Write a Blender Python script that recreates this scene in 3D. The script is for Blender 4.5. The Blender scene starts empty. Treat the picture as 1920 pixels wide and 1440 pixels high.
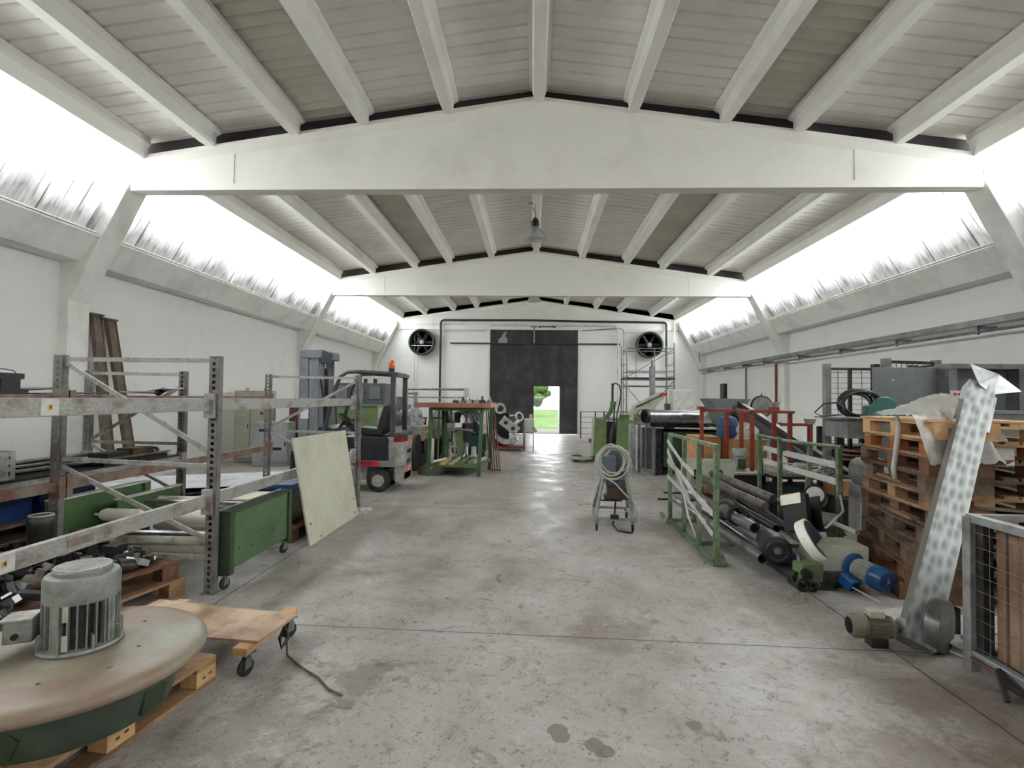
import bpy, math, random
from mathutils import Vector, Matrix
R = math.radians
random.seed(7)
sc = bpy.context.scene
col = sc.collection

# ------------------------------------------------------------------ camera
EYE = Vector((0, 0, 1.6))
CAM_YAW, CAM_PITCH, CAM_ROLL = 0.0402823, 0.0275312, 0.0115
cd = bpy.data.cameras.new('camera'); cam = bpy.data.objects.new('camera', cd); col.objects.link(cam)
fwd = Vector((-math.sin(CAM_YAW)*math.cos(CAM_PITCH), math.cos(CAM_YAW)*math.cos(CAM_PITCH), math.sin(CAM_PITCH)))
r0 = Vector((math.cos(CAM_YAW), math.sin(CAM_YAW), 0)); u0 = r0.cross(fwd)
rt = r0*math.cos(CAM_ROLL)+u0*math.sin(CAM_ROLL); up = u0*math.cos(CAM_ROLL)-r0*math.sin(CAM_ROLL)
cam.matrix_world = Matrix(((rt.x, up.x, -fwd.x, EYE.x), (rt.y, up.y, -fwd.y, EYE.y), (rt.z, up.z, -fwd.z, EYE.z), (0, 0, 0, 1)))
cd.sensor_width = 36; cd.lens = 18.75; cd.clip_start = .05; cd.clip_end = 400
sc.camera = cam

# ------------------------------------------------------------------ light
wd = bpy.data.worlds.new('overcast_sky'); sc.world = wd; wd.use_nodes = True
bg = wd.node_tree.nodes['Background']; bg.inputs[0].default_value = (.97, .975, 1.0, 1); bg.inputs[1].default_value = 9.5
sc.view_settings.view_transform = 'Standard'; sc.view_settings.look = 'None'
sc.view_settings.exposure = 0.66; sc.view_settings.gamma = 1.0; sc.view_settings.use_curve_mapping = False
try:
    sc.cycles.max_bounces = 10; sc.cycles.diffuse_bounces = 6; sc.cycles.glossy_bounces = 3
    sc.cycles.transparent_max_bounces = 8; sc.cycles.use_denoising = True; sc.cycles.sample_clamp_indirect = 8
except Exception:
    pass

# ------------------------------------------------------------------ materials
MATS = {}
def hexc(h):
    h = h.lstrip('#'); c = [int(h[i:i+2], 16)/255 for i in (0, 2, 4)]
    return tuple(((x/12.92) if x <= .04045 else ((x+.055)/1.055)**2.4) for x in c)+(1,)
def mat(name, c, rough=.5, metal=0.0, dirt=None, amt=.4, scale=4.0, bump=0.0, bscale=30.0, stretch=(1, 1, 1), alpha=1.0, fine=.12, spec=.5):
    """paint / metal / wood with a worn second colour laid on by noise"""
    if name in MATS: return MATS[name]
    m = bpy.data.materials.new(name); m.use_nodes = True; MATS[name] = m
    nt = m.node_tree; N = nt.nodes; L = nt.links; b = N['Principled BSDF']
    c = hexc(c) if isinstance(c, str) else c
    b.inputs['Roughness'].default_value = rough; b.inputs['Metallic'].default_value = metal
    b.inputs['Specular IOR Level'].default_value = spec
    tc = N.new('ShaderNodeTexCoord'); mp = N.new('ShaderNodeMapping'); L.new(tc.outputs['Object'], mp.inputs[0]); mp.inputs['Scale'].default_value = stretch
    n2 = N.new('ShaderNodeTexNoise'); n2.inputs['Scale'].default_value = scale*9; n2.inputs['Detail'].default_value = 5; L.new(mp.outputs[0], n2.inputs[0])
    v = N.new('ShaderNodeMix'); v.data_type = 'RGBA'; v.blend_type = 'OVERLAY'; v.inputs[0].default_value = fine*2
    v.inputs[6].default_value = c; L.new(n2.outputs[0], v.inputs[7]); last = v.outputs[2]
    if dirt:
        n1 = N.new('ShaderNodeTexNoise'); n1.inputs['Scale'].default_value = scale; n1.inputs['Detail'].default_value = 7; n1.inputs['Roughness'].default_value = .65
        L.new(mp.outputs[0], n1.inputs[0])
        r = N.new('ShaderNodeValToRGB'); r.color_ramp.elements[0].position = max(.02, .62-amt*.5); r.color_ramp.elements[1].position = min(.98, .80-amt*.3)
        L.new(n1.outputs[0], r.inputs[0])
        mx = N.new('ShaderNodeMix'); mx.data_type = 'RGBA'; L.new(r.outputs[0], mx.inputs[0]); L.new(last, mx.inputs[6])
        mx.inputs[7].default_value = hexc(dirt) if isinstance(dirt, str) else dirt; last = mx.outputs[2]
    L.new(last, b.inputs['Base Color'])
    if bump:
        n3 = N.new('ShaderNodeTexNoise'); n3.inputs['Scale'].default_value = bscale; n3.inputs['Detail'].default_value = 4; L.new(mp.outputs[0], n3.inputs[0])
        bp = N.new('ShaderNodeBump'); bp.inputs['Strength'].default_value = bump; bp.inputs['Distance'].default_value = .01
        L.new(n3.outputs[0], bp.inputs['Height']); L.new(bp.outputs[0], b.inputs['Normal'])
    if alpha < 1: b.inputs['Alpha'].default_value = alpha
    return m

def floor_mat():
    m = bpy.data.materials.new('worn_concrete'); m.use_nodes = True; nt = m.node_tree; N = nt.nodes; L = nt.links; b = N['Principled BSDF']
    tc = N.new('ShaderNodeTexCoord'); P = tc.outputs['Object']
    def noise(s, d=6, r=.6, src=P, dist=0):
        n = N.new('ShaderNodeTexNoise'); n.inputs['Scale'].default_value = s; n.inputs['Detail'].default_value = d; n.inputs['Roughness'].default_value = r
        n.inputs['Distortion'].default_value = dist; L.new(src, n.inputs[0]); return n.outputs[0]
    def ramp(src, *st):
        r = N.new('ShaderNodeValToRGB'); e = r.color_ramp.elements
        while len(e) < len(st): e.new(.5)
        for k, (p, cc) in enumerate(st): e[k].position = p; e[k].color = hexc(cc) if isinstance(cc, str) else (cc, cc, cc, 1)
        L.new(src, r.inputs[0]); return r.outputs[0]
    def mixc(f, a, c2, mode='MIX'):
        x = N.new('ShaderNodeMix'); x.data_type = 'RGBA'; x.blend_type = mode
        if isinstance(f, float): x.inputs[0].default_value = f
        else: L.new(f, x.inputs[0])
        for s, i in ((a, 6), (c2, 7)):
            if isinstance(s, str): x.inputs[i].default_value = hexc(s)
            else: L.new(s, x.inputs[i])
        return x.outputs[2]
    def mth(op, a, c2=None):
        x = N.new('ShaderNodeMath'); x.operation = op
        for s, i in ((a, 0), (c2, 1)):
            if s is None: continue
            if isinstance(s, (int, float)): x.inputs[i].default_value = s
            else: L.new(s, x.inputs[i])
        return x.outputs[0]
    c = ramp(noise(1.1, 8, .68, dist=.4), (.30, '#8a8379'), (.47, '#a4a099'), (.66, '#b6b3ae'))
    c = mixc(ramp(noise(.8, 7, .66), (.52, 0), (.68, .6)), c, '#857768')
    # ground-in black blotches and pale scuffs
    c = mixc(ramp(noise(5.5, 8, .75, dist=1.0), (.56, 0), (.66, .6)), c, '#5b5550')
    c = mixc(ramp(noise(9, 8, .8, dist=1.5), (.56, 0), (.66, .4)), c, '#d3d1cc')
    c = mixc(ramp(noise(38, 6, .8), (.58, 0), (.66, .75)), c, '#3f3b37')
    for s_, w_, m_, lo, a_ in ((2.2, .0028, 4.5, .57, .5), (5.0, .005, 7, .56, .5), (11, .012, 11, .56, .6), (24, .024, 14, .55, .75)):
        ln0 = mth('LESS_THAN', mth('ABSOLUTE', mth('SUBTRACT', noise(s_, 3, .55, dist=1.2), .5)), w_)
        msk = ramp(noise(m_, 4, .7), (lo, 0), (lo+.05, 1))
        c = mixc(mth('MULTIPLY', mth('MULTIPLY', ln0, msk), a_), c, '#4d4742')
    # scratches: stretched noise in two directions
    for rz, sc3, a in ((.5, (1.2, 26, 1), .5), (-.9, (1.0, 30, 1), .4), (1.4, (.8, 22, 1), .35)):
        mp = N.new('ShaderNodeMapping'); mp.inputs['Rotation'].default_value = (0, 0, rz); mp.inputs['Scale'].default_value = sc3; L.new(P, mp.inputs[0])
        s = noise(2.2, 5, .75, mp.outputs[0], .6)
        c = mixc(ramp(s, (.64, 0), (.70, a)), c, '#4a4541')
        c = mixc(ramp(s, (.30, a*.6), (.36, 0)), c, '#c3c1bc')
    # brown tracked-in dirt
    for (ox, oy, rr, a_) in ((1.75, 2.35, .55, .55), (2.3, 2.9, .5, .5), (-1.3, 2.5, .35, .45), (-.95, 3.05, .22, .5), (-1.2, 5.0, .6, .35), (.55, 3.75, .35, .35), (1.9, 4.3, .5, .3)):
        v = N.new('ShaderNodeVectorMath'); v.operation = 'DISTANCE'; L.new(P, v.inputs[0]); v.inputs[1].default_value = (ox, oy, 0)
        dd = mth('ADD', v.outputs['Value'], mth('MULTIPLY', mth('SUBTRACT', noise(3.4, 7, .75), .5), 1.6))
        c = mixc(mth('MULTIPLY', ramp(dd, (rr*.55, 1), (rr, 0)), a_), c, '#6d5b4e')
    # joints sawn into the slab
    sx = N.new('ShaderNodeSeparateXYZ'); L.new(P, sx.inputs[0])
    wob = mth('MULTIPLY', mth('SUBTRACT', noise(3.0, 5, .7), .5), .035)
    X = mth('ADD', sx.outputs[0], wob); Y = mth('ADD', mth('ADD', sx.outputs[1], wob), mth('MULTIPLY', sx.outputs[0], .035))
    ln = None
    for src, at, w in ((X, -2.43, .007), (X, 2.33, .007), (Y, 3.66, .006), (Y, 7.75, .008), (Y, 12.0, .012), (Y, 16.3, .02), (Y, -1.2, .012), (Y, 20.4, .02)):
        d = mth('LESS_THAN', mth('ABSOLUTE', mth('SUBTRACT', src, at)), w); ln = d if ln is None else mth('MAXIMUM', ln, d)
    c = mixc(mth('MULTIPLY', ln, .8), c, '#2b2724')
    # a few round oil spots
    spm = None
    for (ox, oy, rr) in ((.135, 2.63, .05), (.145, 2.585, .045), (.30, 2.53, .05), (.335, 2.49, .05), (.81, 2.71, .04), (1.17, 3.34, .022), (-.9, 3.2, .03)):
        v = N.new('ShaderNodeVectorMath'); v.operation = 'DISTANCE'; L.new(P, v.inputs[0]); v.inputs[1].default_value = (ox, oy, 0)
        sp0 = mth('LESS_THAN', mth('ADD', v.outputs['Value'], mth('MULTIPLY', mth('SUBTRACT', noise(14), .5), .05)), rr); spm = sp0 if spm is None else mth('MAXIMUM', spm, sp0)
    c = mixc(mth('MULTIPLY', spm, .75), c, '#6c675d')
    L.new(c, b.inputs['Base Color'])
    L.new(ramp(noise(1.8, 7, .7, dist=.8), (.35, .26), (.6, .55)), b.inputs['Roughness'])
    b.inputs['Specular IOR Level'].default_value = .45
    bp = N.new('ShaderNodeBump'); bp.inputs['Strength'].default_value = .45; bp.inputs['Distance'].default_value = .014
    h = mth('ADD', noise(3.2, 9, .72), mth('MULTIPLY', noise(24, 5, .7), .25)); h = mth('SUBTRACT', h, mth('MULTIPLY', ln, .6))
    L.new(h, bp.inputs['Height']); L.new(bp.outputs[0], b.inputs['Normal'])
    return m

def wall_mat():
    """white-washed blockwork: faint courses, chips and smudges"""
    m = bpy.data.materials.new('whitewashed_block'); m.use_nodes = True; nt = m.node_tree; N = nt.nodes; L = nt.links; b = N['Principled BSDF']
    tc = N.new('ShaderNodeTexCoord'); sp = N.new('ShaderNodeSeparateXYZ'); L.new(tc.outputs['Object'], sp.inputs[0])
    ad = N.new('ShaderNodeMath'); ad.operation = 'ADD'; L.new(sp.outputs[0], ad.inputs[0]); L.new(sp.outputs[1], ad.inputs[1])
    cb = N.new('ShaderNodeCombineXYZ'); L.new(ad.outputs[0], cb.inputs[0]); L.new(sp.outputs[2], cb.inputs[1])
    br = N.new('ShaderNodeTexBrick'); br.inputs['Scale'].default_value = 1.0; br.inputs['Brick Width'].default_value = .5; br.inputs['Row Height'].default_value = .2
    br.inputs['Mortar Size'].default_value = .006; br.inputs['Mortar Smooth'].default_value = .6
    br.inputs['Color1'].default_value = hexc('#e2e2de'); br.inputs['Color2'].default_value = hexc('#e1e1dd'); br.inputs['Mortar'].default_value = hexc('#dddeda'); L.new(cb.outputs[0], br.inputs[0])
    n = N.new('ShaderNodeTexNoise'); n.inputs['Scale'].default_value = 1.3; n.inputs['Detail'].default_value = 9; n.inputs['Roughness'].default_value = .7; L.new(tc.outputs['Object'], n.inputs[0])
    r = N.new('ShaderNodeValToRGB'); r.color_ramp.elements[0].position = .55; r.color_ramp.elements[1].position = .8; r.color_ramp.elements[1].color = (.5, .5, .5, 1); L.new(n.outputs[0], r.inputs[0])
    mx = N.new('ShaderNodeMix'); mx.data_type = 'RGBA'; L.new(r.outputs[0], mx.inputs[0]); L.new(br.outputs[0], mx.inputs[6]); mx.inputs[7].default_value = hexc('#bdbbb3')
    n4 = N.new('ShaderNodeTexNoise'); n4.inputs['Scale'].default_value = 14; n4.inputs['Detail'].default_value = 4; L.new(tc.outputs['Object'], n4.inputs[0])
    r4 = N.new('ShaderNodeValToRGB'); r4.color_ramp.elements[0].position = .74; r4.color_ramp.elements[1].position = .77; L.new(n4.outputs[0], r4.inputs[0])
    mx2 = N.new('ShaderNodeMix'); mx2.data_type = 'RGBA'; L.new(r4.outputs[0], mx2.inputs[0]); L.new(mx.outputs[2], mx2.inputs[6]); mx2.inputs[7].default_value = hexc('#8b8880')
    L.new(mx2.outputs[2], b.inputs['Base Color']); b.inputs['Roughness'].default_value = .85
    bp = N.new('ShaderNodeBump'); bp.inputs['Strength'].default_value = .06; bp.inputs['Distance'].default_value = .01; L.new(br.outputs['Fac'], bp.inputs['Height']); bp.invert = True
    L.new(bp.outputs[0], b.inputs['Normal'])
    return m

def skylight_mat():
    """clear-ish corrugated plastic, streaked with grime; the dimmer sky low down is also painted into its lower part"""
    m = bpy.data.materials.new('translucent_corrugated_sheet'); m.use_nodes = True; nt = m.node_tree; N = nt.nodes; L = nt.links
    N.remove(N['Principled BSDF']); out = N['Material Output']
    tc = N.new('ShaderNodeTexCoord'); sp = N.new('ShaderNodeSeparateXYZ'); L.new(tc.outputs['Object'], sp.inputs[0])
    def math2(op, a, c2):
        x = N.new('ShaderNodeMath'); x.operation = op
        for s, i in ((a, 0), (c2, 1)):
            if isinstance(s, (int, float)): x.inputs[i].default_value = s
            else: L.new(s, x.inputs[i])
        return x.outputs[0]
    def n1(scale, sy, sz, det=3):
        mp = N.new('ShaderNodeMapping'); mp.inputs['Scale'].default_value = (0.0, sy, sz); L.new(tc.outputs['Object'], mp.inputs[0])
        n = N.new('ShaderNodeTexNoise'); n.inputs['Scale'].default_value = scale; n.inputs['Detail'].default_value = det; L.new(mp.outputs[0], n.inputs[0]); return n.outputs[0]
    top = math2('ADD', 4.12, math2('ADD', math2('MULTIPLY', n1(2.0, .7, 0), .75), math2('MULTIPLY', n1(9.0, 1.6, 0, 2), .30)))            # how high the grime and the painted dimming climb in each furrow
    f = math2('MULTIPLY', math2('SUBTRACT', top, sp.outputs[2]), 2.6); f2 = N.new('ShaderNodeClamp'); L.new(f, f2.inputs[0])
    st = math2('MULTIPLY', f2.outputs[0], math2('ADD', .70, math2('MULTIPLY', n1(9.0, 2.0, .35, 6), .46)))
    line = math2('GREATER_THAN', n1(16.0, 1.1, 0.03, 2), .66); ltop = math2('LESS_THAN', sp.outputs[2], math2('ADD', 4.25, math2('MULTIPLY', n1(5.0, 1.3, 0), 1.0)))
    st = math2('MAXIMUM', st, math2('MULTIPLY', math2('MULTIPLY', line, ltop), .96)); cl = N.new('ShaderNodeClamp'); L.new(st, cl.inputs[0])
    mc = N.new('ShaderNodeValToRGB'); L.new(cl.outputs[0], mc.inputs[0]); e = mc.color_ramp.elements
    for p, v in ((.30, .13), (.60, .072), (.82, .052)): e.new(p).color = (v*.99, v, v*.98, 1)
    e[0].color = (.93, .95, .96, 1); e[-1].color = (.028, .026, .023, 1)
    tr = N.new('ShaderNodeBsdfTransparent'); L.new(mc.outputs[0], tr.inputs[0]); tl = N.new('ShaderNodeBsdfTranslucent'); L.new(mc.outputs[0], tl.inputs[0])
    mx = N.new('ShaderNodeMixShader'); mx.inputs[0].default_value = .35; L.new(tr.outputs[0], mx.inputs[1]); L.new(tl.outputs[0], mx.inputs[2]); L.new(mx.outputs[0], out.inputs[0])
    return m

def film_mat():
    m = bpy.data.materials.new('crumpled_plastic_film'); m.use_nodes = True; nt = m.node_tree; N = nt.nodes; L = nt.links; b = N['Principled BSDF']; out = N['Material Output']
    b.inputs['Base Color'].default_value = hexc('#d8d8d2'); b.inputs['Roughness'].default_value = .22
    n = N.new('ShaderNodeTexNoise'); n.inputs['Scale'].default_value = 9; n.inputs['Detail'].default_value = 6; tc = N.new('ShaderNodeTexCoord'); L.new(tc.outputs['Object'], n.inputs[0])
    bp = N.new('ShaderNodeBump'); bp.inputs['Strength'].default_value = 1; bp.inputs['Distance'].default_value = .04; L.new(n.outputs[0], bp.inputs['Height']); L.new(bp.outputs[0], b.inputs['Normal'])
    tr = N.new('ShaderNodeBsdfTransparent'); mx = N.new('ShaderNodeMixShader'); mx.inputs[0].default_value = .68; L.new(tr.outputs[0], mx.inputs[1]); L.new(b.outputs[0], mx.inputs[2]); L.new(mx.outputs[0], out.inputs[0])
    return m

FLOOR = floor_mat(); WALL = wall_mat(); SKY = skylight_mat(); FILM = film_mat()
CONC = mat('whitewashed_concrete', '#e4e2da', .8, dirt='#d8d5ca', amt=.15, scale=.8, bump=.12, bscale=60, fine=.02)
CONCN = mat('whitewashed_column', '#e2e2dd', .8, dirt='#c9c8c2', amt=.3, scale=1.4, bump=.12, bscale=60, fine=.02)
PURL = mat('precast_purlin_white', '#e4e3dd', .8, dirt='#d9d7d0', amt=.3, scale=1.2, bump=.1, fine=.02)
SHEET = mat('roof_underside', '#edebe5', .75, dirt='#e0ded8', amt=.5, scale=.9, fine=.05)
SHEET2 = mat('fibre_cement_roof', '#d6d2c8', .9, dirt='#c5c0b5', amt=.5, scale=.9, fine=.06)
DARKGAP = mat('dark_beam_strip', '#3a3536', .7)
BLACKDOOR = mat('sooty_door_steel', '#2a2727', .6, dirt='#4a4544', amt=.3, scale=1.4)
DARKPIPE = mat('black_pipe', '#27282a', .45)
GALV = mat('galvanised_steel', '#8d9192', .42, .6, dirt='#6b6864', amt=.4, scale=3, fine=.15)
GALVL = mat('bright_galvanised', '#b3b6b6', .35, .6, dirt='#85857f', amt=.4, scale=4, fine=.15)
RACK = mat('rack_grey_paint', '#7f7e7b', .5, .25, dirt='#5a4a41', amt=.30, scale=9, fine=.25)
RACKL = mat('rack_beam_grey', '#a5a49e', .5, .2, dirt='#6b584b', amt=.26, scale=8, stretch=(1, .5, 1), fine=.25)
RUSTB = mat('rusty_rack_beam', '#745240', .7, .05, dirt='#8d867c', amt=.5, scale=5, fine=.3)
GREEN = mat('machine_green', '#4f6f45', .45, dirt='#3f5638', amt=.35, scale=3)
GREEND = mat('machine_green_dark', '#334a33', .5, dirt='#26331f', amt=.4, scale=3)
GREENL = mat('pale_olive_green', '#6d8155', .45, dirt='#55663f', amt=.35, scale=3)
CAGEG = mat('cage_green', '#4c6843', .5, dirt='#8a8f7e', amt=.38, scale=9, fine=.2)
REDP = mat('red_oxide_paint', '#8e3526', .55, dirt='#5d261e', amt=.35, scale=6)
CREAM = mat('cream_roller', '#f4f1e2', .4, dirt='#9b9078', amt=.18, scale=5)
CREAMB = mat('cream_panel', '#c9c8b4', .6, dirt='#b7b49e', amt=.35, scale=2, fine=.05)
BEIGE = mat('beige_machine_paint', '#b4b7a4', .5, dirt='#8d8e7d', amt=.3, scale=4)
STEEL = mat('bare_steel', '#a2a4a4', .28, .85, dirt='#6d6863', amt=.35, scale=5, fine=.2)
STEELD = mat('dark_steel', '#4c4c4c', .4, .6, dirt='#2c2a28', amt=.45, scale=6, fine=.3)
CAST = mat('silver_casting', '#b9b9b2', .45, .35, dirt='#86847c', amt=.35, scale=7, fine=.2)
MOTORG = mat('motor_grey', '#8f938d', .45, .15, dirt='#666860', amt=.35, scale=6, fine=.15)
BROWNM = mat('dusty_motor_brown', '#6b6354', .7, .1, dirt='#8b8473', amt=.4, scale=8, fine=.2)
BLACK = mat('black_plastic', '#1b1b1c', .45)
RUBBER = mat('black_rubber', '#191919', .75, dirt='#4b4743', amt=.35, scale=8)
WHITEP = mat('white_paint', '#d5d5cf', .45, dirt='#a8a59b', amt=.3, scale=4)
BLUE = mat('blue_motor_paint', '#1b4a7c', .3, dirt='#0f3158', amt=.4, scale=6)
BLUED = mat('blue_crate_plastic', '#16305f', .4)
CARD = mat('cardboard', '#b98f62', .8, dirt='#9d7448', amt=.4, scale=4)
WOOD = mat('pallet_wood', '#a58460', .75, dirt='#6b5039', amt=.45, scale=3.5, stretch=(1, 1, 3), bump=.3, fine=.25)
WOODL = mat('fresh_pine', '#cfa878', .7, dirt='#a98358', amt=.3, scale=3, bump=.2, fine=.2)
WOODD = mat('weathered_pallet_wood', '#7a6654', .85, dirt='#41342a', amt=.5, scale=4, bump=.3, fine=.3)
WOODR = mat('reddish_pallet_wood', '#7c5a43', .8, dirt='#4a3427', amt=.45, scale=4, bump=.3, fine=.3)
WOODG = mat('grey_timber', '#77695d', .85, dirt='#544940', amt=.5, scale=3, bump=.3, fine=.3)
PLY = mat('stained_plywood', '#cbb193', .65, dirt='#7a5c4c', amt=.38, scale=2.6, bump=.1, fine=.12)
ORANGEB = mat('orange_brown_board', '#a8775f', .6, dirt='#8a5d49', amt=.4, scale=4)
CABLE = mat('pale_grey_cable', '#b9b8ad', .55)
DISC = mat('dusty_green_disc', '#9da18d', .42, dirt='#8c7765', amt=.62, scale=1.7, fine=.12)

# ------------------------------------------------------------------ mesh helpers
class MB:
    """collects solids and links them as ONE mesh object; o is subtracted (parent's place)"""
    def __init__(s, o=(0, 0, 0)): s.v = []; s.f = []; s.s = []; s.o = Vector(o)
    def add(s, vs, fs, smooth=False, M=None):
        n = len(s.v); s.v += [(M @ Vector(v) if M else Vector(v)) for v in vs]
        s.f += [tuple(i+n for i in f) for f in fs]; s.s += [smooth]*len(fs); return s
    def box(s, c, d, rz=0, rx=0, ry=0, top=1.0):
        x, y, z = d[0]/2, d[1]/2, d[2]/2; t = top
        M = Matrix.Translation(c) @ Matrix.Rotation(rz, 4, 'Z') @ Matrix.Rotation(ry, 4, 'Y') @ Matrix.Rotation(rx, 4, 'X')
        return s.add([(-x, -y, -z), (x, -y, -z), (x, y, -z), (-x, y, -z), (-x*t, -y*t, z), (x*t, -y*t, z), (x*t, y*t, z), (-x*t, y*t, z)],
                     [(3, 2, 1, 0), (4, 5, 6, 7), (0, 1, 5, 4), (1, 2, 6, 5), (2, 3, 7, 6), (3, 0, 4, 7)], M=M)
    def bb(s, x0, x1, y0, y1, z0, z1): return s.box(((x0+x1)/2, (y0+y1)/2, (z0+z1)/2), (abs(x1-x0), abs(y1-y0), abs(z1-z0)))
    def bar(s, a, b, w, h=None, upv=(0, 0, 1)):
        a, b = Vector(a), Vector(b); h = h or w; d = (b-a); l = d.length; d.normalize(); u = Vector(upv)
        if abs(d.dot(u)) > .98: u = Vector((0, 1, 0))
        r = d.cross(u).normalized(); u = r.cross(d)
        vs = [p+r*sx*w/2+u*sz*h/2 for p in (a, b) for sx, sz in ((-1, -1), (1, -1), (1, 1), (-1, 1))]
        return s.add(vs, [(0, 1, 2, 3), (7, 6, 5, 4), (0, 4, 5, 1), (1, 5, 6, 2), (2, 6, 7, 3), (3, 7, 4, 0)])
    def prism(s, poly, axis, lo, hi, smooth=False):
        """poly in the plane across axis ('y': x,z pairs; 'x': y,z pairs; 'z': x,y pairs)"""
        P = {'y': lambda a, b, t: (a, t, b), 'x': lambda a, b, t: (t, a, b), 'z': lambda a, b, t: (a, b, t)}[axis]
        n = len(poly); vs = [P(a, b, lo) for a, b in poly]+[P(a, b, hi) for a, b in poly]
        return s.add(vs, [tuple(range(n))[::-1], tuple(range(n, 2*n))]+[(i, (i+1) % n, n+(i+1) % n, n+i) for i in range(n)], smooth)
    def lathe(s, prof, o=(0, 0, 0), ax=(0, 0, 1), n=28, smooth=True, caps=True):
        """prof: (radius, distance along ax)"""
        ax = Vector(ax).normalized(); q = Vector((0, 0, 1)).rotation_difference(ax).to_matrix(); o = Vector(o)
        vs = [o+q @ Vector((r*math.cos(2*math.pi*k/n), r*math.sin(2*math.pi*k/n), h)) for r, h in prof for k in range(n)]
        fs = [(j*n+k, j*n+(k+1) % n, (j+1)*n+(k+1) % n, (j+1)*n+k) for j in range(len(prof)-1) for k in range(n)]
        s.add(vs, fs, smooth); m = len(s.v)-len(vs)
        if caps and prof[0][0] > 1e-5: s.f.append(tuple(m+k for k in range(n))[::-1]); s.s.append(False)
        if caps and prof[-1][0] > 1e-5: s.f.append(tuple(m+(len(prof)-1)*n+k for k in range(n))); s.s.append(False)
        return s
    def cyl(s, a, b, r, n=16, r2=None):
        a, b = Vector(a), Vector(b); return s.lathe([(r, 0), (r if r2 is None else r2, (b-a).length)], a, b-a, n)
    def pipe(s, a, b, ro, ri, n=20):
        a, b = Vector(a), Vector(b); l = (b-a).length; ax = (b-a).normalized()
        q = Vector((0, 0, 1)).rotation_difference(ax).to_matrix(); pr = [(ri, 0), (ro, 0), (ro, l), (ri, l)]
        vs = [a+q @ Vector((r*math.cos(2*math.pi*k/n), r*math.sin(2*math.pi*k/n), h)) for r, h in pr for k in range(n)]
        return s.add(vs, [(j*n+k, j*n+(k+1) % n, ((j+1) % 4)*n+(k+1) % n, ((j+1) % 4)*n+k) for j in range(4) for k in range(n)], True)
    def tube(s, pts, r, n=7, closed=False):
        pts = [Vector(p) for p in pts]; m = len(pts); vs = []; u = None
        for i, p in enumerate(pts):
            a = pts[i-1] if (i > 0 or closed) else p; b = pts[(i+1) % m] if (i < m-1 or closed) else p
            t = (b-a).normalized()
            if u is None: u = t.orthogonal().normalized()
            u = (u-t*u.dot(t)); u = u.normalized() if u.length > 1e-6 else t.orthogonal().normalized(); w = t.cross(u)
            vs += [p+(u*math.cos(2*math.pi*k/n)+w*math.sin(2*math.pi*k/n))*r for k in range(n)]
        fs = [(j*n+k, j*n+(k+1) % n, ((j+1) % m)*n+(k+1) % n, ((j+1) % m)*n+k) for j in range(m if closed else m-1) for k in range(n)]
        if not closed: fs += [tuple(range(n))[::-1], tuple(range((m-1)*n, m*n))]
        return s.add(vs, fs, True)
    def torus(s, c, R_, r, ax=(0, 0, 1), n=28, m=8):
        q = Vector((0, 0, 1)).rotation_difference(Vector(ax).normalized()).to_matrix(); c = Vector(c)
        return s.tube([c+q @ Vector((R_*math.cos(2*math.pi*k/n), R_*math.sin(2*math.pi*k/n), 0)) for k in range(n)], r, m, True)
    def sphere(s, c, r, sc_=(1, 1, 1), n=14):
        pr = [(max(1e-6, math.sin(math.pi*k/8))*r, -math.cos(math.pi*k/8)*r) for k in range(9)]
        t = MB(); t.lathe(pr, (0, 0, 0), (0, 0, 1), n); return s.add([Vector((v.x*sc_[0], v.y*sc_[1], v.z*sc_[2]))+Vector(c) for v in t.v], t.f, True)
    def rot(s, rz, c=(0, 0, 0), ax='Z'):
        M = Matrix.Translation(c) @ Matrix.Rotation(rz, 4, ax) @ Matrix.Translation(-Vector(c)); s.v = [M @ v for v in s.v]; return s
    def build(s, name, m, parent=None, bev=0, **kw):
        me = bpy.data.meshes.new(name); me.from_pydata([tuple(v-s.o) for v in s.v], [], s.f); me.polygons.foreach_set('use_smooth', s.s)
        me.materials.append(m); me.update()
        if any(s.s) and m not in (FILM, MATS.get('grey_plastic_sheeting')): me.set_sharp_from_angle(angle=R(38))
        ob = bpy.data.objects.new(name, me); col.objects.link(ob)
        if parent is not None: ob.parent = parent
        if bev:
            b = ob.modifiers.new('edge', 'BEVEL'); b.width = bev; b.segments = 2; b.limit_method = 'ANGLE'; b.angle_limit = R(40); b.harden_normals = False
        return tag(ob, **kw)

def tag(o, label=None, cat=None, group=None, kind=None):
    for k, v in (('label', label), ('category', cat), ('group', group), ('kind', kind)):
        if v: o[k] = v
    return o
def thing(name, loc, label, cat, group=None, rz=0):
    o = bpy.data.objects.new(name, None); col.objects.link(o); o.location = loc; o.rotation_euler = (0, 0, rz); o.empty_display_size = .1
    return tag(o, label, cat, group)
def dup(src, loc=None, rz=None, label=None, group=None):
    def cp(o, par):
        c = o.copy(); col.objects.link(c)
        if par is not None: c.parent = par
        for ch in [x for x in KIDS.get(o.name, [])]: cp(ch, c)
        return c
    KIDS = {}
    for x in src.children_recursive: KIDS.setdefault(x.parent.name, []).append(x)
    c = cp(src, None)
    if loc is not None: c.location = loc
    if rz is not None: c.rotation_euler = (0, 0, rz)
    if label: c['label'] = label
    if group: c['group'] = group
    return c
def struct(mb, name, m, bev=0): return mb.build(name, m, bev=bev, kind='structure')
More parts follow.
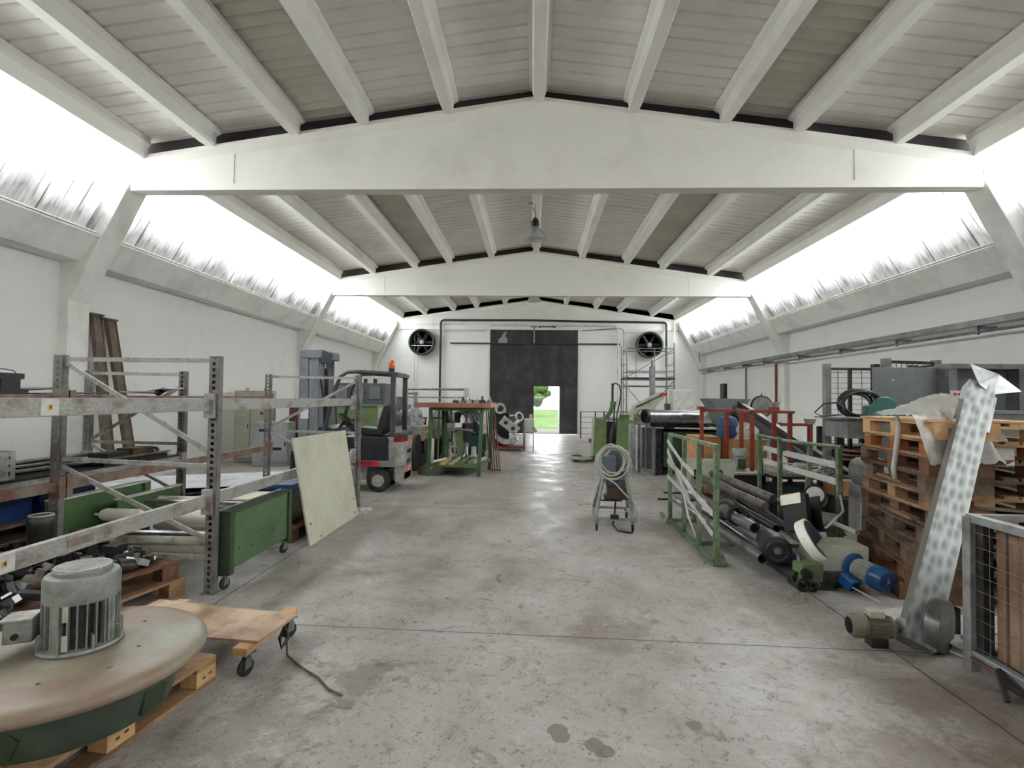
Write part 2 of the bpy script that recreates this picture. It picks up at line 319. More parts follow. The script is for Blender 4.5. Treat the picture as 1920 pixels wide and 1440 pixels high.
def words_on(text, loc, rot, size, m, parent=None, name='lettering', ex=.001):
    cu = bpy.data.curves.new(name, 'FONT'); cu.body = text; cu.size = size; cu.extrude = ex; cu.align_x = 'CENTER'; cu.align_y = 'CENTER'
    f = bpy.data.objects.new('tmp_text', cu); col.objects.link(f); dg = bpy.context.evaluated_depsgraph_get(); me = bpy.data.meshes.new_from_object(f.evaluated_get(dg)); bpy.data.objects.remove(f)
    me.materials.clear(); me.materials.append(m); o = bpy.data.objects.new(name, me); col.objects.link(o); o.location = loc; o.rotation_euler = rot
    if parent is not None: o.parent = parent
    return o
def arc(c, r, a0, a1, n, ax='z', dz=0):
    out = []
    for k in range(n+1):
        a = a0+(a1-a0)*k/n; x, y, t = r*math.cos(a), r*math.sin(a), dz*k/n
        out.append(Vector(c)+Vector({'z': (x, y, t), 'x': (t, x, y), 'y': (x, t, y)}[ax]))
    return out

# ------------------------------------------------------------------ the hall
XL, XR, YB, YF = -7.42, 7.72, 24.6, -9.0
PX = [-6.15, -5.02, -3.70, -2.63, -1.33, .04, 1.45, 2.80, 3.88, 5.32, 6.45]
def zb(x): return 6.08-.128*abs(x)              # underside of the purlins
BAYS = [(-8.8, -.5), (-.5, 8.0), (8.0, 16.4), (16.4, 24.45)]
struct(MB().bb(XL-.4, XR+.4, YF-.3, YB, -.25, 0), 'floor', FLOOR)
struct(MB().bb(XL-.3, XL, YF, YB, 0, 4.1), 'wall_left', WALL)
struct(MB().bb(XR, XR+.3, YF, YB, 0, 4.1), 'wall_right', WALL)
w = MB(); w.bb(XL-.3, -2.02, YB, YB+.3, 0, 4.8); w.bb(2.02, XR+.3, YB, YB+.3, 0, 4.8)
w.prism([(XL-.3, 4.8), (XR+.3, 4.8), (XR+.3, 5.2), (6.6, 5.6), (0, 6.35), (-6.5, 5.6), (XL-.3, 5.2)], 'y', YB, YB+.3); struct(w, 'wall_back', WALL)
struct(MB().prism([(XL-.3, 0), (XR+.3, 0), (XR+.3, 5.2), (6.6, 5.6), (0, 6.35), (-6.5, 5.6), (XL-.3, 5.2)], 'y', YF-.3, YF), 'wall_front', WALL)
# corrugated roof, one mesh: ribs run across the slope, two bays of panels in deeper fibre cement
def roof(panels, name, m, per, dep, square):
    mb = MB(); y0, y1 = YF, YB+.3
    for a, b in panels:
        prof = []; y = y0
        while y < y1:
            if square: prof += [(y, 0), (y+per*.80, 0), (y+per*.84, dep), (y+per*.96, dep)]
            else: prof += [(y+per*k/8, dep*abs(math.sin(math.pi*k/8))) for k in range(8)]
            y += per
        xs = [a, 0, b] if a < 0 < b else [a, b]
        vs = [(x, yy, zb(x)+.27+dz) for x in xs for yy, dz in prof]; n = len(prof)
        mb.add(vs, [(j*n+i, j*n+i+1, (j+1)*n+i+1, (j+1)*n+i) for j in range(len(xs)-1) for i in range(n-1)], not square)
    return mb.build(name, m, kind='structure')
flat = [(PX[i], PX[i+1]) for i in range(10) if i not in (2, 7)]
roof([(-6.6, PX[0])]+flat+[(PX[-1], 6.9)], 'ceiling', SHEET, .23, .026, True)
roof([(PX[2], PX[3]), (PX[7], PX[8])], 'ceiling', SHEET2, .20, .075, False)
struct(MB().prism([(-6.75, zb(6.75)+.37), (0, zb(0)+.37), (7.05, zb(7.05)+.37), (7.05, zb(7.05)+.42), (0, zb(0)+.42), (-6.75, zb(6.75)+.42)], 'y', YF-.3, YB+.4), 'roof_light_seal', SHEET2)  # unseen cover added above the sheets to stop daylight leaking through the ribs
# purlins
for bi, (y0, y1) in enumerate(BAYS):
    for x in PX:
        z = zb(x); e = .0; mb = MB()
        edge = x in (PX[0], PX[-1]); h = .27
        sec = [(-.075, 0), (.075, 0), (.10, .05), (.10, .17), (.15, .21), (.15, h), (-.15, h), (-.15, .21), (-.10, .17), (-.10, .05)]
        if edge: z -= .05; h = .33; sec = [(-.11, 0), (.11, 0), (.12, .20), (.16, .24), (.16, h), (-.16, h), (-.16, .24), (-.12, .20)]
        n = len(sec); st = [(y0+.16, .8), (y0+.40, 1), (y1-.22, 1), (y1-.02, .62)]; vs = []
        for yy, k in st: vs += [(x+a*k if b_ < .2 else x+a*(.8+.2*k), yy, z+b_) for a, b_ in sec]
        mb.add(vs, [tuple(range(n)), tuple(range(3*n, 4*n))[::-1]]+[(j*n+i, (j+1)*n+i, (j+1)*n+(i+1) % n, j*n+(i+1) % n) for j in range(3) for i in range(n)])
        struct(mb, 'roof_purlin', PURL)
# gable beams with a wider top flange and a bottom flange, solid end blocks
for Y0 in (-.5, 8.0, 16.4, 24.50):
    def top(x): return 6.17-.141*abs(x)
    t = .20; mb = MB(); XA, XB = -6.32, 6.56; zbm = 4.785
    def slab(xa, xb, za, zfun, y0, y1):
        xs = [xa]+([0] if xa < 0 < xb else [])+[xb]
        mb.prism([(xb, za), (xa, za)]+[(x, zfun(x)) for x in xs], 'y', y0, y1)
    slab(XA+.01, XB-.01, zbm+.03, lambda x: top(x)-.16, Y0+.013, Y0+t)
    slab(XA, -4.68, zbm, lambda x: top(x)-.14, Y0, Y0+t+.02); slab(4.72, XB, zbm, lambda x: top(x)-.14, Y0, Y0+t+.02)
    slab(-4.68, 4.72, zbm, lambda x: zbm+.10, Y0, Y0+t+.02)
    for xa, xb in ((-6.42, 0), (0, 6.66)):      # top flange, its front face canted back below
        vs = []
        for x in (xa, xb): vs += [(x, Y0+.02, top(x)-.17), (x, Y0-.07, top(x)-.06), (x, Y0-.07, top(x)), (x, Y0+t+.07, top(x)), (x, Y0+t+.07, top(x)-.06), (x, Y0+t, top(x)-.17)]
        mb.add(vs, [(5, 4, 3, 2, 1, 0), (6, 7, 8, 9, 10, 11)]+[(i, (i+1) % 6, 6+(i+1) % 6, 6+i) for i in range(6)])
    struct(mb, 'roof_beam', CONC)
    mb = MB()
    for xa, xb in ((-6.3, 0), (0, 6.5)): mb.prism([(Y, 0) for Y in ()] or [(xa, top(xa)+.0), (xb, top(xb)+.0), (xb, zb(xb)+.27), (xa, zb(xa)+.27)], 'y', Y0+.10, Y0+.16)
    struct(mb, 'beam_top_strip', DARKGAP)  # dark strip closing the space between beam top and roof sheets
# columns with a canted head that carries the beam, one solid each
for Y0 in (-.5, 8.0, 16.4, 24.18):
    for s_, xi, xo in ((-1, XL, -6.31), (1, XR, 6.54)):
        k = abs(xi)-.16; o = abs(xo)
        poly = [(k, 0), (k, 3.06), (o, 4.95), (o, 5.10), (o+.05, 5.17), (o+.22, 5.10), (o+.76, 4.17), (abs(xi)+.15, 3.9), (abs(xi)+.15, 0)]
        struct(MB().prism([(s_*a, b) for a, b in poly], 'y', Y0, Y0+.40), 'wall_column', CONCN, bev=.012)
# canted eave beams and the leaning skylights above them
wn = 1
for y0, y1 in BAYS:
    for s_, xi, xo in ((-1, XL, -6.31), (1, XR, 6.54)):
        a = abs(xi); o = abs(xo)
        ya, yb = y0+.40, (y1 if y1 < 20 else 24.18)
        mb = MB().prism([(s_*p, q) for p, q in ((a-.33, 3.67), (a-.63, 4.06), (a-.58, 4.10), (a-.38, 4.10), (a+.2, 4.0), (a+.2, 3.67))], 'y', ya, yb)
        mb.prism([(s_*p, q) for p, q in ((a-.62, 4.10), (a-.60, 4.13), (a-.38, 4.13), (a-.38, 4.10))], 'y', ya+.02, yb-.02)
        struct(mb, 'eave_beam', CONCN, bev=.008)
        # skylight: corrugated sheet between the eave beam and the outer purlin
        f = thing('window_%d' % wn, (0, 0, 0), None, None); f['kind'] = 'structure'; wn += 1
        p0 = Vector((s_*(a-.50), 0, 4.12)); p1 = Vector((s_*(o-.10), 0, 5.36)); nrm = Vector((s_*.86, 0, .5))
        per = .15; n = int((yb-ya)/per*4); pr = []
        for i in range(n+1): yy = ya+(yb-ya)*i/n; pr.append((yy, .018*math.sin(2*math.pi*yy/per)))
        vs = [(p.x+nrm.x*d, yy, p.z+nrm.z*d) for p in (p0, p1) for yy, d in pr]
        MB().add(vs, [(i, i+1, n+2+i, n+1+i) for i in range(n)], True).build('glazing', SKY, f)
        mb = MB(); k = .95; yy = ya+.5
        while yy < yb: mb.bar(p0+Vector((s_*.03, yy, 0)), p1+Vector((s_*.03, yy, 0)), .012, .012); yy += k
        mb.build('frame', GALV, f)

# ------------------------------------------------------------------ far wall: big steel door, wicket open to the yard
dr = thing('door_1', (0, YB-.02, 0), None, None); dr['kind'] = 'structure'; O = (0, YB-.02, 0)
mb = MB(O); mb.bb(-2.02, .02, YB-.06, YB, .02, 4.10); mb.bb(1.22, 2.02, YB-.06, YB, .02, 4.10); mb.bb(.02, 1.22, YB-.06, YB, 2.22, 4.10); mb.build('door_leaf', BLACKDOOR, dr)
mb = MB(O)
for z in (1.3, 2.2, 3.2):
    mb.bb(-2.0, 0 if z < 2.2 else 2.0, YB-.075, YB-.058, z-.02, z+.02)
    if z < 2.2: mb.bb(1.24, 2.0, YB-.075, YB-.058, z-.02, z+.02)
for x in (-2.0, -1.0, 0.0, 1.24, 2.0): mb.bb(x-.02, x+.02, YB-.078, YB-.058, .02, 4.1)
mb.build('stiffener', DARKPIPE, dr)
MB(O).bb(-2.02, 2.02, YB-.03, YB+.02, 4.06, 4.82).build('transom_panel', BLACKDOOR, dr)
MB(O).bb(-3.87, 3.94, YB-.14, YB-.09, 4.11, 4.17).build('sliding_rail', DARKPIPE, dr)
mb = MB(O); mb.bb(-.02, .04, YB-.12, YB-.05, 4.17, 4.95); mb.bb(-.16, .18, YB-.16, YB-.05, 4.9, 4.98); mb.build('rail_hanger', GALV, dr)
g = MB(O); g.prism([(-1.66, 4.17), (-1.22, 4.17), (-1.24, 4.4), (-1.33, 4.46), (-1.30, 4.6), (-1.22, 4.66), (-1.32, 4.71), (-1.42, 4.62), (-1.5, 4.45), (-1.62, 4.36)], 'y', YB-.036, YB-.03)
g.build('paint_splash', mat('grey_paint_splash', '#8f8e8a', .7), dr)
# opened wicket leaf swung outwards
MB((0, YB-.02, 0)).bb(1.20, 1.24, YB, YB+1.1, .03, 2.2).build('wicket_leaf', BLACKDOOR, dr)
struct(MB().bb(-9, 9, YB, YB+4.6, -.25, -.01), 'yard_pavement', mat('yard_asphalt', '#4b4a45', .9, spec=0))
gr = MB().bb(-30, 30, YB+4.6, YB+60, -.26, -.03); struct(gr, 'yard_ground', mat('grass_green', '#2e3c20', .95, dirt='#3b4a2b', amt=.6, scale=.6, fine=.3, spec=0))
fn = thing('mesh_fence', (0, YB+5.2, 0), 'pale mesh panel fence along the yard beyond the open wicket door', 'fence'); mb = MB((0, YB+5.2, 0))
for i in range(90): x = -2+i*.05; mb.bb(x-.003, x+.003, YB+5.197, YB+5.203, 0, 1.75)
for z in (.1, .6, 1.15, 1.7): mb.bb(-2, 2.5, YB+5.19, YB+5.21, z-.006, z+.006)
mb.build('wire_mesh', GALVL, fn)
for x in (-.9, 2.1): MB((0, YB+5.2, 0)).bb(x-.025, x+.025, YB+5.17, YB+5.23, 0, 1.9).build('post', GALVL, fn)
tr = thing('hedge_tree', (-.1, YB+26, 0), 'pale green bushy tree standing beyond the yard fence', 'tree'); mb = MB((-.1, YB+26, 0))
mb.cyl((-.1, YB+26, 0), (-.1, YB+26, 1.2), .15, 8); mb.build('trunk', WOODG, tr)
mb = MB((-.1, YB+26, 0))
for k in range(60): a = random.random()*6.3; r_ = random.random()*1.6; mb.sphere((-.1+r_*math.cos(a), YB+26+r_*math.sin(a), 1.3+random.random()*1.6), .28+random.random()*.3, n=8)
mb.build('foliage', mat('leaf_green', '#303f22', .9, dirt='#25331a', amt=.6, scale=5, spec=0), tr)

# long black heating pipe across the far wall, dropping at both ends
def solo(mb, name, m, label, cat, group=None, bev=0): return mb.build(name, m, bev=bev, label=label, cat=cat, group=group)
y = YB-.23
solo(MB().tube([(-4.30, y, 1.3), (-4.30, y, 5.05), (-4.26, y, 5.14), (-4.17, y, 5.19), (0, y, 5.2), (2.3, y, 5.16), (5.9, y, 5.13), (5.98, y, 5.08), (6.0, y, 5.0), (6.0, y, 3.1)], .05, 10),
     'heating_pipe', DARKPIPE, 'long black pipe running over the big steel door and dropping at both ends', 'pipe')
y = YB-.21
g = 'thin conduits on the far wall'
solo(MB().tube([(-5.35, y, 1.6), (-5.35, y, 4.60), (-5.25, y, 4.68), (-2.2, y, 4.72)], .014, 6), 'conduit', GALVL, 'thin pale conduit framing the green fan beside the black drop pipe', 'conduit', g)
solo(MB().tube([(-5.5, y, 1.6), (-5.5, y, 5.0), (-3.2, y, 5.02)], .014, 6), 'conduit', GALVL, 'thin pale conduit rising past the fan towards the roof on the forklift side', 'conduit', g)
solo(MB().tube([(-2.0, y-.02, 4.98), (3.6, y-.02, 4.96), (3.75, y-.02, 4.9), (3.82, y-.02, 4.75), (3.82, y-.02, .9)], .035, 8), 'conduit', WHITEP, 'fat white pipe above the door bending down between door and scaffold tower', 'pipe')
solo(MB().tube([(2.2, y-.02, 4.74), (3.9, y-.02, 4.86), (4.05, y-.02, 4.78), (4.08, y-.02, 4.6), (4.08, y-.02, .9)], .022, 8), 'conduit', GALV, 'grey conduit running down close beside the fat white pipe', 'conduit', g)
solo(MB().tube([(4.0, y, 4.66), (5.9, y, 4.68)], .016, 6), 'conduit', GALVL, 'short level conduit above the fan behind the scaffold tower', 'conduit', g)
solo(MB().tube([(6.35, y, 5.2), (6.35, y, 2.0)], .03, 8), 'conduit', WHITEP, 'white drop pipe in the corner behind the scaffold tower', 'pipe')
solo(MB().tube([(6.9, 23.9, 4.6), (7.3, 23.9, 3.9), (7.35, 23.9, 3.3)], .02, 6), 'conduit', GALV, 'bent conduit following the canted head of the far corner column', 'conduit', g)
h = thing('door_closer_motor', (.62, YB-.1, 4.93), 'small dark spindle with handles hanging over the big door', 'device'); mb = MB((.62, YB-.1, 4.93))
mb.cyl((.25, YB-.14, 4.93), (.95, YB-.14, 4.93), .035, 8); mb.cyl((.22, YB-.14, 4.93), (.3, YB-.14, 4.93), .06, 8); mb.cyl((.9, YB-.14, 4.93), (.98, YB-.14, 4.93), .06, 8); mb.build('spindle', STEELD, h)
mb = MB((.62, YB-.1, 4.93)); mb.bb(.3, .34, YB-.14, YB, 4.9, 4.96); mb.bb(.86, .9, YB-.14, YB, 4.9, 4.96); mb.build('bracket', GALV, h)

# two green axial fans in the far wall
def fan(x, z, label):
    t = thing('axial_fan', (x, YB-.25, z), label, 'fan', 'green wall fans')
    MB().lathe([(.50, .24), (.575, .24), (.58, -.18), (.60, -.22), (.56, -.24), (.52, -.20), (.50, .2)], (0, 0, 0), (0, 1, 0), 32).build('housing', GREEND, t)
    MB().lathe([(.50, .18), (1e-5, .18)], (0, 0, 0), (0, 1, 0), 24).build('back_disc', BLACK, t)
    MB().lathe([(.001, -.16), (.09, -.15), (.12, -.08), (.12, .12)], (0, 0, 0), (0, 1, 0), 20).build('hub', MOTORG, t)
    for k in range(6):
        a = 2*math.pi*k/6; m_ = MB(); m_.box((.30, 0, 0), (.36, .012, .16), rx=R(35)); m_.rot(a, ax='Y'); m_.build('blade', STEELD, t)
    MB().bar((-.5, -.1, -.16), (.5, -.1, -.16), .04, .03).build('motor_bracket', GALVL, t)
    return t
fan(-5.15, 4.15, 'green ringed wall fan beside the black drop pipe, forklift side of the big door')
fan(5.21, 4.10, 'green ringed wall fan partly behind the scaffold tower top')

# high-bay lamps under the ridge
def lamp(y, label, zt):
    t = thing('high_bay_lamp', (.0, y, 5.27), label, 'lamp', 'high bay lamps under the ridge')
    MB().lathe([(.252, 0), (.256, .01), (.25, .05), (.17, .20), (.08, .29), (.078, .29), (.165, .19), (.245, .045), (.248, 0)], n=32, caps=False).build('shade', glass, t)
    MB().lathe([(.075, .26), (.085, .28), (.10, .32), (.10, .42), (.075, .44), (.04, .5), (1e-5, .5)], n=20).build('ballast_housing', BLACK, t)
    MB().tube([(0, 0, .48), (-.01, 0, .56), (.015, 0, .6), (-.02, 0, .68), (0, 0, .8), (0, 0, zt)], .012, 6).build('chain', GALV, t)
    mb = MB(); mb.box((-.07, 0, .84), (.16, .05, .05)); mb.bar((-.10, 0, .80), (-.02, 0, .64), .03, .02); mb.build('hook_bracket', GALVL, t)
    MB().tube([(.05, 0, .42), (.09, 0, .36), (.05, .02, .30), (.1, 0, .24)], .006, 5).build('lead', BLACK, t)
    MB().lathe([(.001, .04), (.04, .05), (.05, .12), (.03, .22), (.001, .26)], n=14).build('bulb', WHITEP, t)
glass = mat('frosted_acrylic_shade', '#b9b9b4', .15, alpha=.5)
lamp(12.2, 'glass shaded lamp with black top hanging under the ridge, nearer the big beam', .92)
lamp(20.0, 'far hanging lamp showing just below the second roof beam', .92)

# right wall: cable tray with pipe under it, down pipes
t = thing('cable_tray', (XR-.30, 12, 2.9), 'grey steel channel and pipe run along the whole side wall behind the pallets', 'cable tray'); O = (XR-.30, 12, 2.9)
mb = MB(O); mb.bb(XR-.38, XR-.20, -8.9, 24, 2.90, 2.92); mb.bb(XR-.39, XR-.38, -8.9, 24, 2.90, 3.0); mb.build('channel', GALV, t)
MB(O).tube([(XR-.30, -8.9, 2.80), (XR-.30, 24, 2.80)], .025, 8).build('pipe', GALV, t)
for yy in (-7, -5, -3, -1.2, 1, 3, 5, 7, 9.2, 11.2, 13.2, 15.2, 17.5, 19.2, 21, 23): m_ = MB(O); m_.bb(XR-.33, XR, yy-.02, yy+.02, 2.85, 2.90); m_.bb(XR-.32, XR-.28, yy-.02, yy+.02, 2.76, 2.87); m_.build('bracket', GALV, t)
solo(MB().tube([(XR-.05, 17.2, 2.84), (XR-.05, 17.2, .05)], .035, 8), 'down_pipe', REDP, 'thin red pipe coming down the side wall from the cable tray', 'pipe')
solo(MB().tube([(XR-.05, 19.6, 2.9), (XR-.05, 19.6, .6)], .03, 8), 'down_pipe', GALV, 'grey pipe down the side wall near the far corner', 'pipe')
mb = MB(); mb.bb(XR-.14, XR, 21.6, 22.0, 1.35, 2.3); solo(mb, 'wall_box', STEELD, 'narrow dark box fixed on the side wall beyond the scaffold tower', 'electrical box')

# ------------------------------------------------------------------ pallets
PAL_B = {}
def pallet(loc, rz, label, wood, group=None, L_=1.2, W_=.8, blk=None, cat='pallet'):
    """L_ along local y; deck boards along y, three bottom boards along y, nine blocks"""
    t = thing('wooden_pallet', loc, label, cat, group, rz); blk = blk or wood
    mb = MB(); n = 5; ws = [.145, .10, .145, .10, .145]; xs = [-W_/2+.0725, -W_/4+.015, 0, W_/4-.015, W_/2-.0725]
    for x, w_ in zip(xs, ws): mb.box((x, 0, .133), (w_, L_, .022))
    mb.build('deck_boards', wood, t, bev=.002)
    mb = MB()
    for yy in (-L_/2+.0725, 0, L_/2-.0725): mb.box((0, yy, .111), (W_, .145, .022))
    mb.build('cross_boards', wood, t)
    bm_ = None
    for i, x in enumerate((-W_/2+.05, 0, W_/2-.05)):
        m_ = MB().box((x, 0, .011), (.10 if i != 1 else .145, L_, .022)); m_.build('bottom_board', wood, t)
        for j, yy in enumerate((-L_/2+.0725, 0, L_/2-.0725)):
            MB().box((x, yy, .061), (.10 if i != 1 else .145, .145, .078)).build('block', blk, t, bev=.002)
    return t
pal = pallet((-2.24, 2.43, 0), R(-7), 'wooden pallet carrying the big round fan disc and motor', WOOD, blk=WOODL)
for yy in (.0, .53):      # faint stamps burnt on the outer blocks
    for k in range(2): m_ = MB().box((.4005, yy-.02+.045*k, .058+.006*k), (.0012, .022, .012)); m_.build('stamp_mark', WOODR, pal)

# ------------------------------------------------------------------ round fan disc with its motor
t = thing('fan_rotor_disc', (-2.15, 2.44, .144), 'big round dusty green disc with grey motor on top, lying on a pallet', 'fan disc')
MB().lathe([(.0001, .262), (.40, .266), (.49, .2655), (.515, .263), (.535, .258), (.548, .25), (.557, .238), (.56, .225), (.556, .212), (.546, .202), (.53, .197), (.0001, .196)], n=72).build('disc', DISC, t)
mb = MB()
mb.lathe([(.41, 0), (.42, .02), (.445, .18), (.44, .197), (.0001, .197)], n=56); mb.build('inlet_cone', mat('dark_green_inlet', '#48584a', .5, dirt='#333d33', amt=.4, scale=2), t)
for a in (.2, 1.5, 2.8, 4.1, 5.3): m_ = MB(); m_.prism([(-.07, .03), (.05, .03), (.08, .10), (.02, .15), (-.05, .13)], 'y', -.008, .008); m_.v = [Vector((v.x, v.y-.427, v.z)) for v in m_.v]; m_.rot(a); m_.build('vane_opening', GREEND, t)
for a, rr, mm in ((.15, .30, 0), (1.2, .34, 0), (2.6, .3, 0), (3.9, .34, 0), (-1.15, .33, 0), (-.45, .36, 1)):
    MB().lathe([(.0001, .268), (.008 if not mm else .013, .268), (.01 if not mm else .016, .262)], (rr*math.cos(a), rr*math.sin(a), 0), n=10).build('bolt', STEELD if not mm else STEEL, t)
def big_motor(t, o, r, h, m, fins=26, face=0):
    """upright finned motor: flange, finned body, cowl with slotted top, terminal box"""
    x, y, z = o
    MB().lathe([(r*1.12, 0), (r*1.15, .008), (r*1.12, .018), (r*.95, .022)], o, n=40).build('flange', m, t)
    MB().lathe([(r*.84, .02), (r*.84, h*.66)], o, n=32).build('motor_body', STEELD, t)
    mb = MB()
    for k in range(fins):
        a = 2*math.pi*k/fins
        mb.box((x+r*.93*math.cos(a), y+r*.93*math.sin(a), z+h*.36), (r*.18, .006, h*.62), rz=a)
    for a in (face, face+math.pi/2, face+math.pi, face-math.pi/2): mb.box((x+r*.9*math.cos(a), y+r*.9*math.sin(a), z+h*.36), (r*.2, r*.28, h*.60), rz=a)
    mb.build('cooling_fins', m, t)
    for k in range(8): a = 2*math.pi*k/8+.2; MB().box((x+r*.98*math.cos(a), y+r*.98*math.sin(a), z+.045), (.05, .008, .075), rz=a).build('flange_rib', m, t)
    MB().lathe([(r*1.0, h*.60), (r*1.02, h*.62), (r*1.02, h*.86), (r*.97, h*.91), (r*.80, h*.93), (r*.80, h*.97), (r*.76, h*.99)], o, n=40, caps=False).build('cowl', m, t)
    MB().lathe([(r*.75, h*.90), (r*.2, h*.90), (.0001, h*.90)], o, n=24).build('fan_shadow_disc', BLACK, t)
    mb = MB()
    for k in range(-6, 7): xx = k*r*.12; ll = math.sqrt(max(0, (.76*r)**2-xx*xx)); mb.box((x+xx, y, z+h*.995), (r*.055, 2*ll, .006))
    mb.lathe([(r*.70, h*.985), (r*.76, h*.985), (r*.76, h), (r*.70, h)], o, n=32, caps=False); mb.box((x, y, z+h*.995), (r*.5, r*.3, .006)); mb.build('fan_grille', CAST, t)
    return t
big_motor(t, (0, .06, .266), .148, .37, MOTORG)
for k, zz in ((0, .46), (1, .33)): MB().box((.055, -.094, zz), (.022, .004, .07), rz=R(20)).build('rating_strip', BEIGE, t)
mb = MB(); mb.box((-.185, -.05, .375), (.11, .11, .10), rz=R(25)); mb.build('terminal_box', MOTORG, t, bev=.008)
mb = MB(); mb.box((-.19, -.052, .430), (.122, .122, .012), rz=R(25)); mb.build('terminal_lid', CAST, t, bev=.004)
MB().cyl((-.170, -.098, .36), (-.164, -.112, .36), .014, 12).build('cable_gland_hole', BLACK, t)

# ------------------------------------------------------------------ plywood dolly
t = thing('plywood_dolly', (-2.05, 3.33, 0), 'low plywood dolly on castors between the round disc and the rack upright', 'dolly', rz=R(-3))
mb = MB(); mb.prism([(-.56, -.22), (.50, -.26), (.53, .13), (-.52, .26)], 'z', .178, .192); mb.build('plywood_top', PLY, t, bev=.002)
for x in (-.38, .43): MB().box((x, -.03 if x > 0 else .02, .155), (.085, .60, .045)).build('batten', WOODL, t, bev=.003)
def caster(par, o, r=.045, rz=0, m=RUBBER, h=.12):
    mb = MB(); x, y, z = o
    mb.box((x, y, z+h-.005), (.07, .07, .006), rz=rz); mb.cyl((x, y, z+h-.03), (x, y, z+h-.005), .02, 10)
    for s_ in (-1, 1):
        q = MB().prism([(-.02, h-.03), (.02, h-.03), (.018, r), (-.03, r-.012)], 'y', s_*.018-.002, s_*.018+.002); q.rot(rz); mb.add([v+Vector(o) for v in q.v], q.f)
    f = mb.build('caster_fork', GALV, par)
    q = MB().lathe([(.004, -.012), (r*.85, -.012), (r, -.008), (r, .008), (r*.85, .012), (.004, .012)], (-.008, 0, r), (0, 1, 0), 18); q.rot(rz); q.v = [v+Vector(o) for v in q.v]
    q.build('caster_wheel', m, f); return f
for x, y, a in ((.44, -.27, 70), (.44, .22, 60), (-.36, .25, 10), (-.36, -.2, 40)): caster(t, (x, y, 0), .05, R(a), h=.135)
s = MB().tube([(.48, .05, .13), (.53, .0, .10), (.57, -.06, .02), (.66, -.12, .008), (.76, -.20, .012), (.86, -.26, .007), (.97, -.37, .007), (1.07, -.42, .007)], .007, 5); s.build('pull_strap', WOODG, t)
MB().tube([(.50, .03, .15), (.545, .0, .10), (.53, -.06, .06), (.50, -.02, .10), (.49, .05, .13)], .012, 6).build('rope_handle', BLACK, t)

# ------------------------------------------------------------------ pallet rack, front row
def upright(mb, x, y, h, back=True, w=.08, d=.06):
    """perforated upright: two thin channels leaving slots between, built as strips"""
    t_ = .004
    if back: mb.bb(x-w/2, x+w/2, y+d/2-t_, y+d/2, 0, h)
    mb.bb(x-w/2, x-w/2+t_, y-d/2, y+d/2, 0, h); mb.bb(x+w/2-t_, x+w/2, y-d/2, y+d/2, 0, h)
    zz = .02
    mb.bb(x-w/2, x-w*.17, y-d/2, y-d/2+t_, 0, h); mb.bb(x+w*.17, x+w/2, y-d/2, y-d/2+t_, 0, h)
    while zz < h:
        mb.bb(x-w*.17, x+w*.17, y-d/2, y-d/2+t_, zz, min(h, zz+.024))
        zz += .05
    mb.bb(x-.06, x+.06, y-.05, y+.05, 0, .005)
def rack_frame(t, x0, x1, y, h, O, m=RACK, bars=((1.885, 1.885), (1.86, 1.13), (1.10, 1.04), (1.02, .55), (.35, .33))):
    for x in (x0, x1): mb = MB(O); upright(mb, x, y, h, x == x1); mb.build('upright', m, t)
    for za, zb_ in bars: MB(O).bar((x0+.03, y, za), (x1-.03, y, zb_), .022, .035).build('brace', RACKL, t)
O = (-3.25, 4.27, 0)
t = thing('pallet_rack', O, 'open grey pallet rack bay of perforated uprights, white 4 plates on its beams', 'rack'); RK = t
rack_frame(t, -3.92, -2.60, 4.27, 1.92, O, bars=((1.885, 1.885), (1.86, 1.13), (1.06, 1.02), (1.0, .42), (.30, .28)))
rack_frame(t, -3.92, -2.57, 7.75, 1.92, O, bars=((1.885, 1.875), (1.13, 1.83), (1.09, 1.07), (1.05, .55), (.30, .28)))
def beam(t, x, y0, y1, z0, z1, m, O):
    mb = MB(O); mb.bb(x-.02, x+.02, y0, y1, z0, z1); b_ = mb.build('shelf_beam', m, t, bev=.004)
    for yy in (y0, y1): MB(O).bb(x-.028, x+.05, yy-.035, yy+.035, z0-.06, z1+.04).build('beam_bracket', m, b_)
    return b_
for y0, y1 in ((4.30, 7.72), (.95, 4.24)):
    beam(t, -2.63, y0, y1, 1.475, 1.575, RACKL, O); beam(t, -2.63, y0, y1, .70, .80, RACKL, O)
    beam(t, -3.89, y0, y1, 1.50, 1.59, RUSTB, O); beam(t, -3.89, y0, y1, .80, .88, RUSTB, O)
# white plates lettered 4 on the near beams and a rusty strip
for yy, zz in ((2.78, 1.525), (2.56, .752)):
    p_ = MB(O).bb(-2.609, -2.606, yy-.055, yy+.055, zz-.045, zz+.045).build('number_plate', WHITEP, t)
    MB(O).bb(-2.606, -2.6045, yy-.014, yy+.014, zz-.016, zz+.016).build('yellow_patch', mat('yellow_patch', '#cfae52', .6), p_)
    words_on('4', (-2.6035-O[0], yy-O[1], zz), (R(90), 0, R(90)), .035, STEELD, p_)
MB(O).bb(-2.609, -2.606, 2.92, 3.1, .73, .775).build('rust_strip', RUSTB, t)

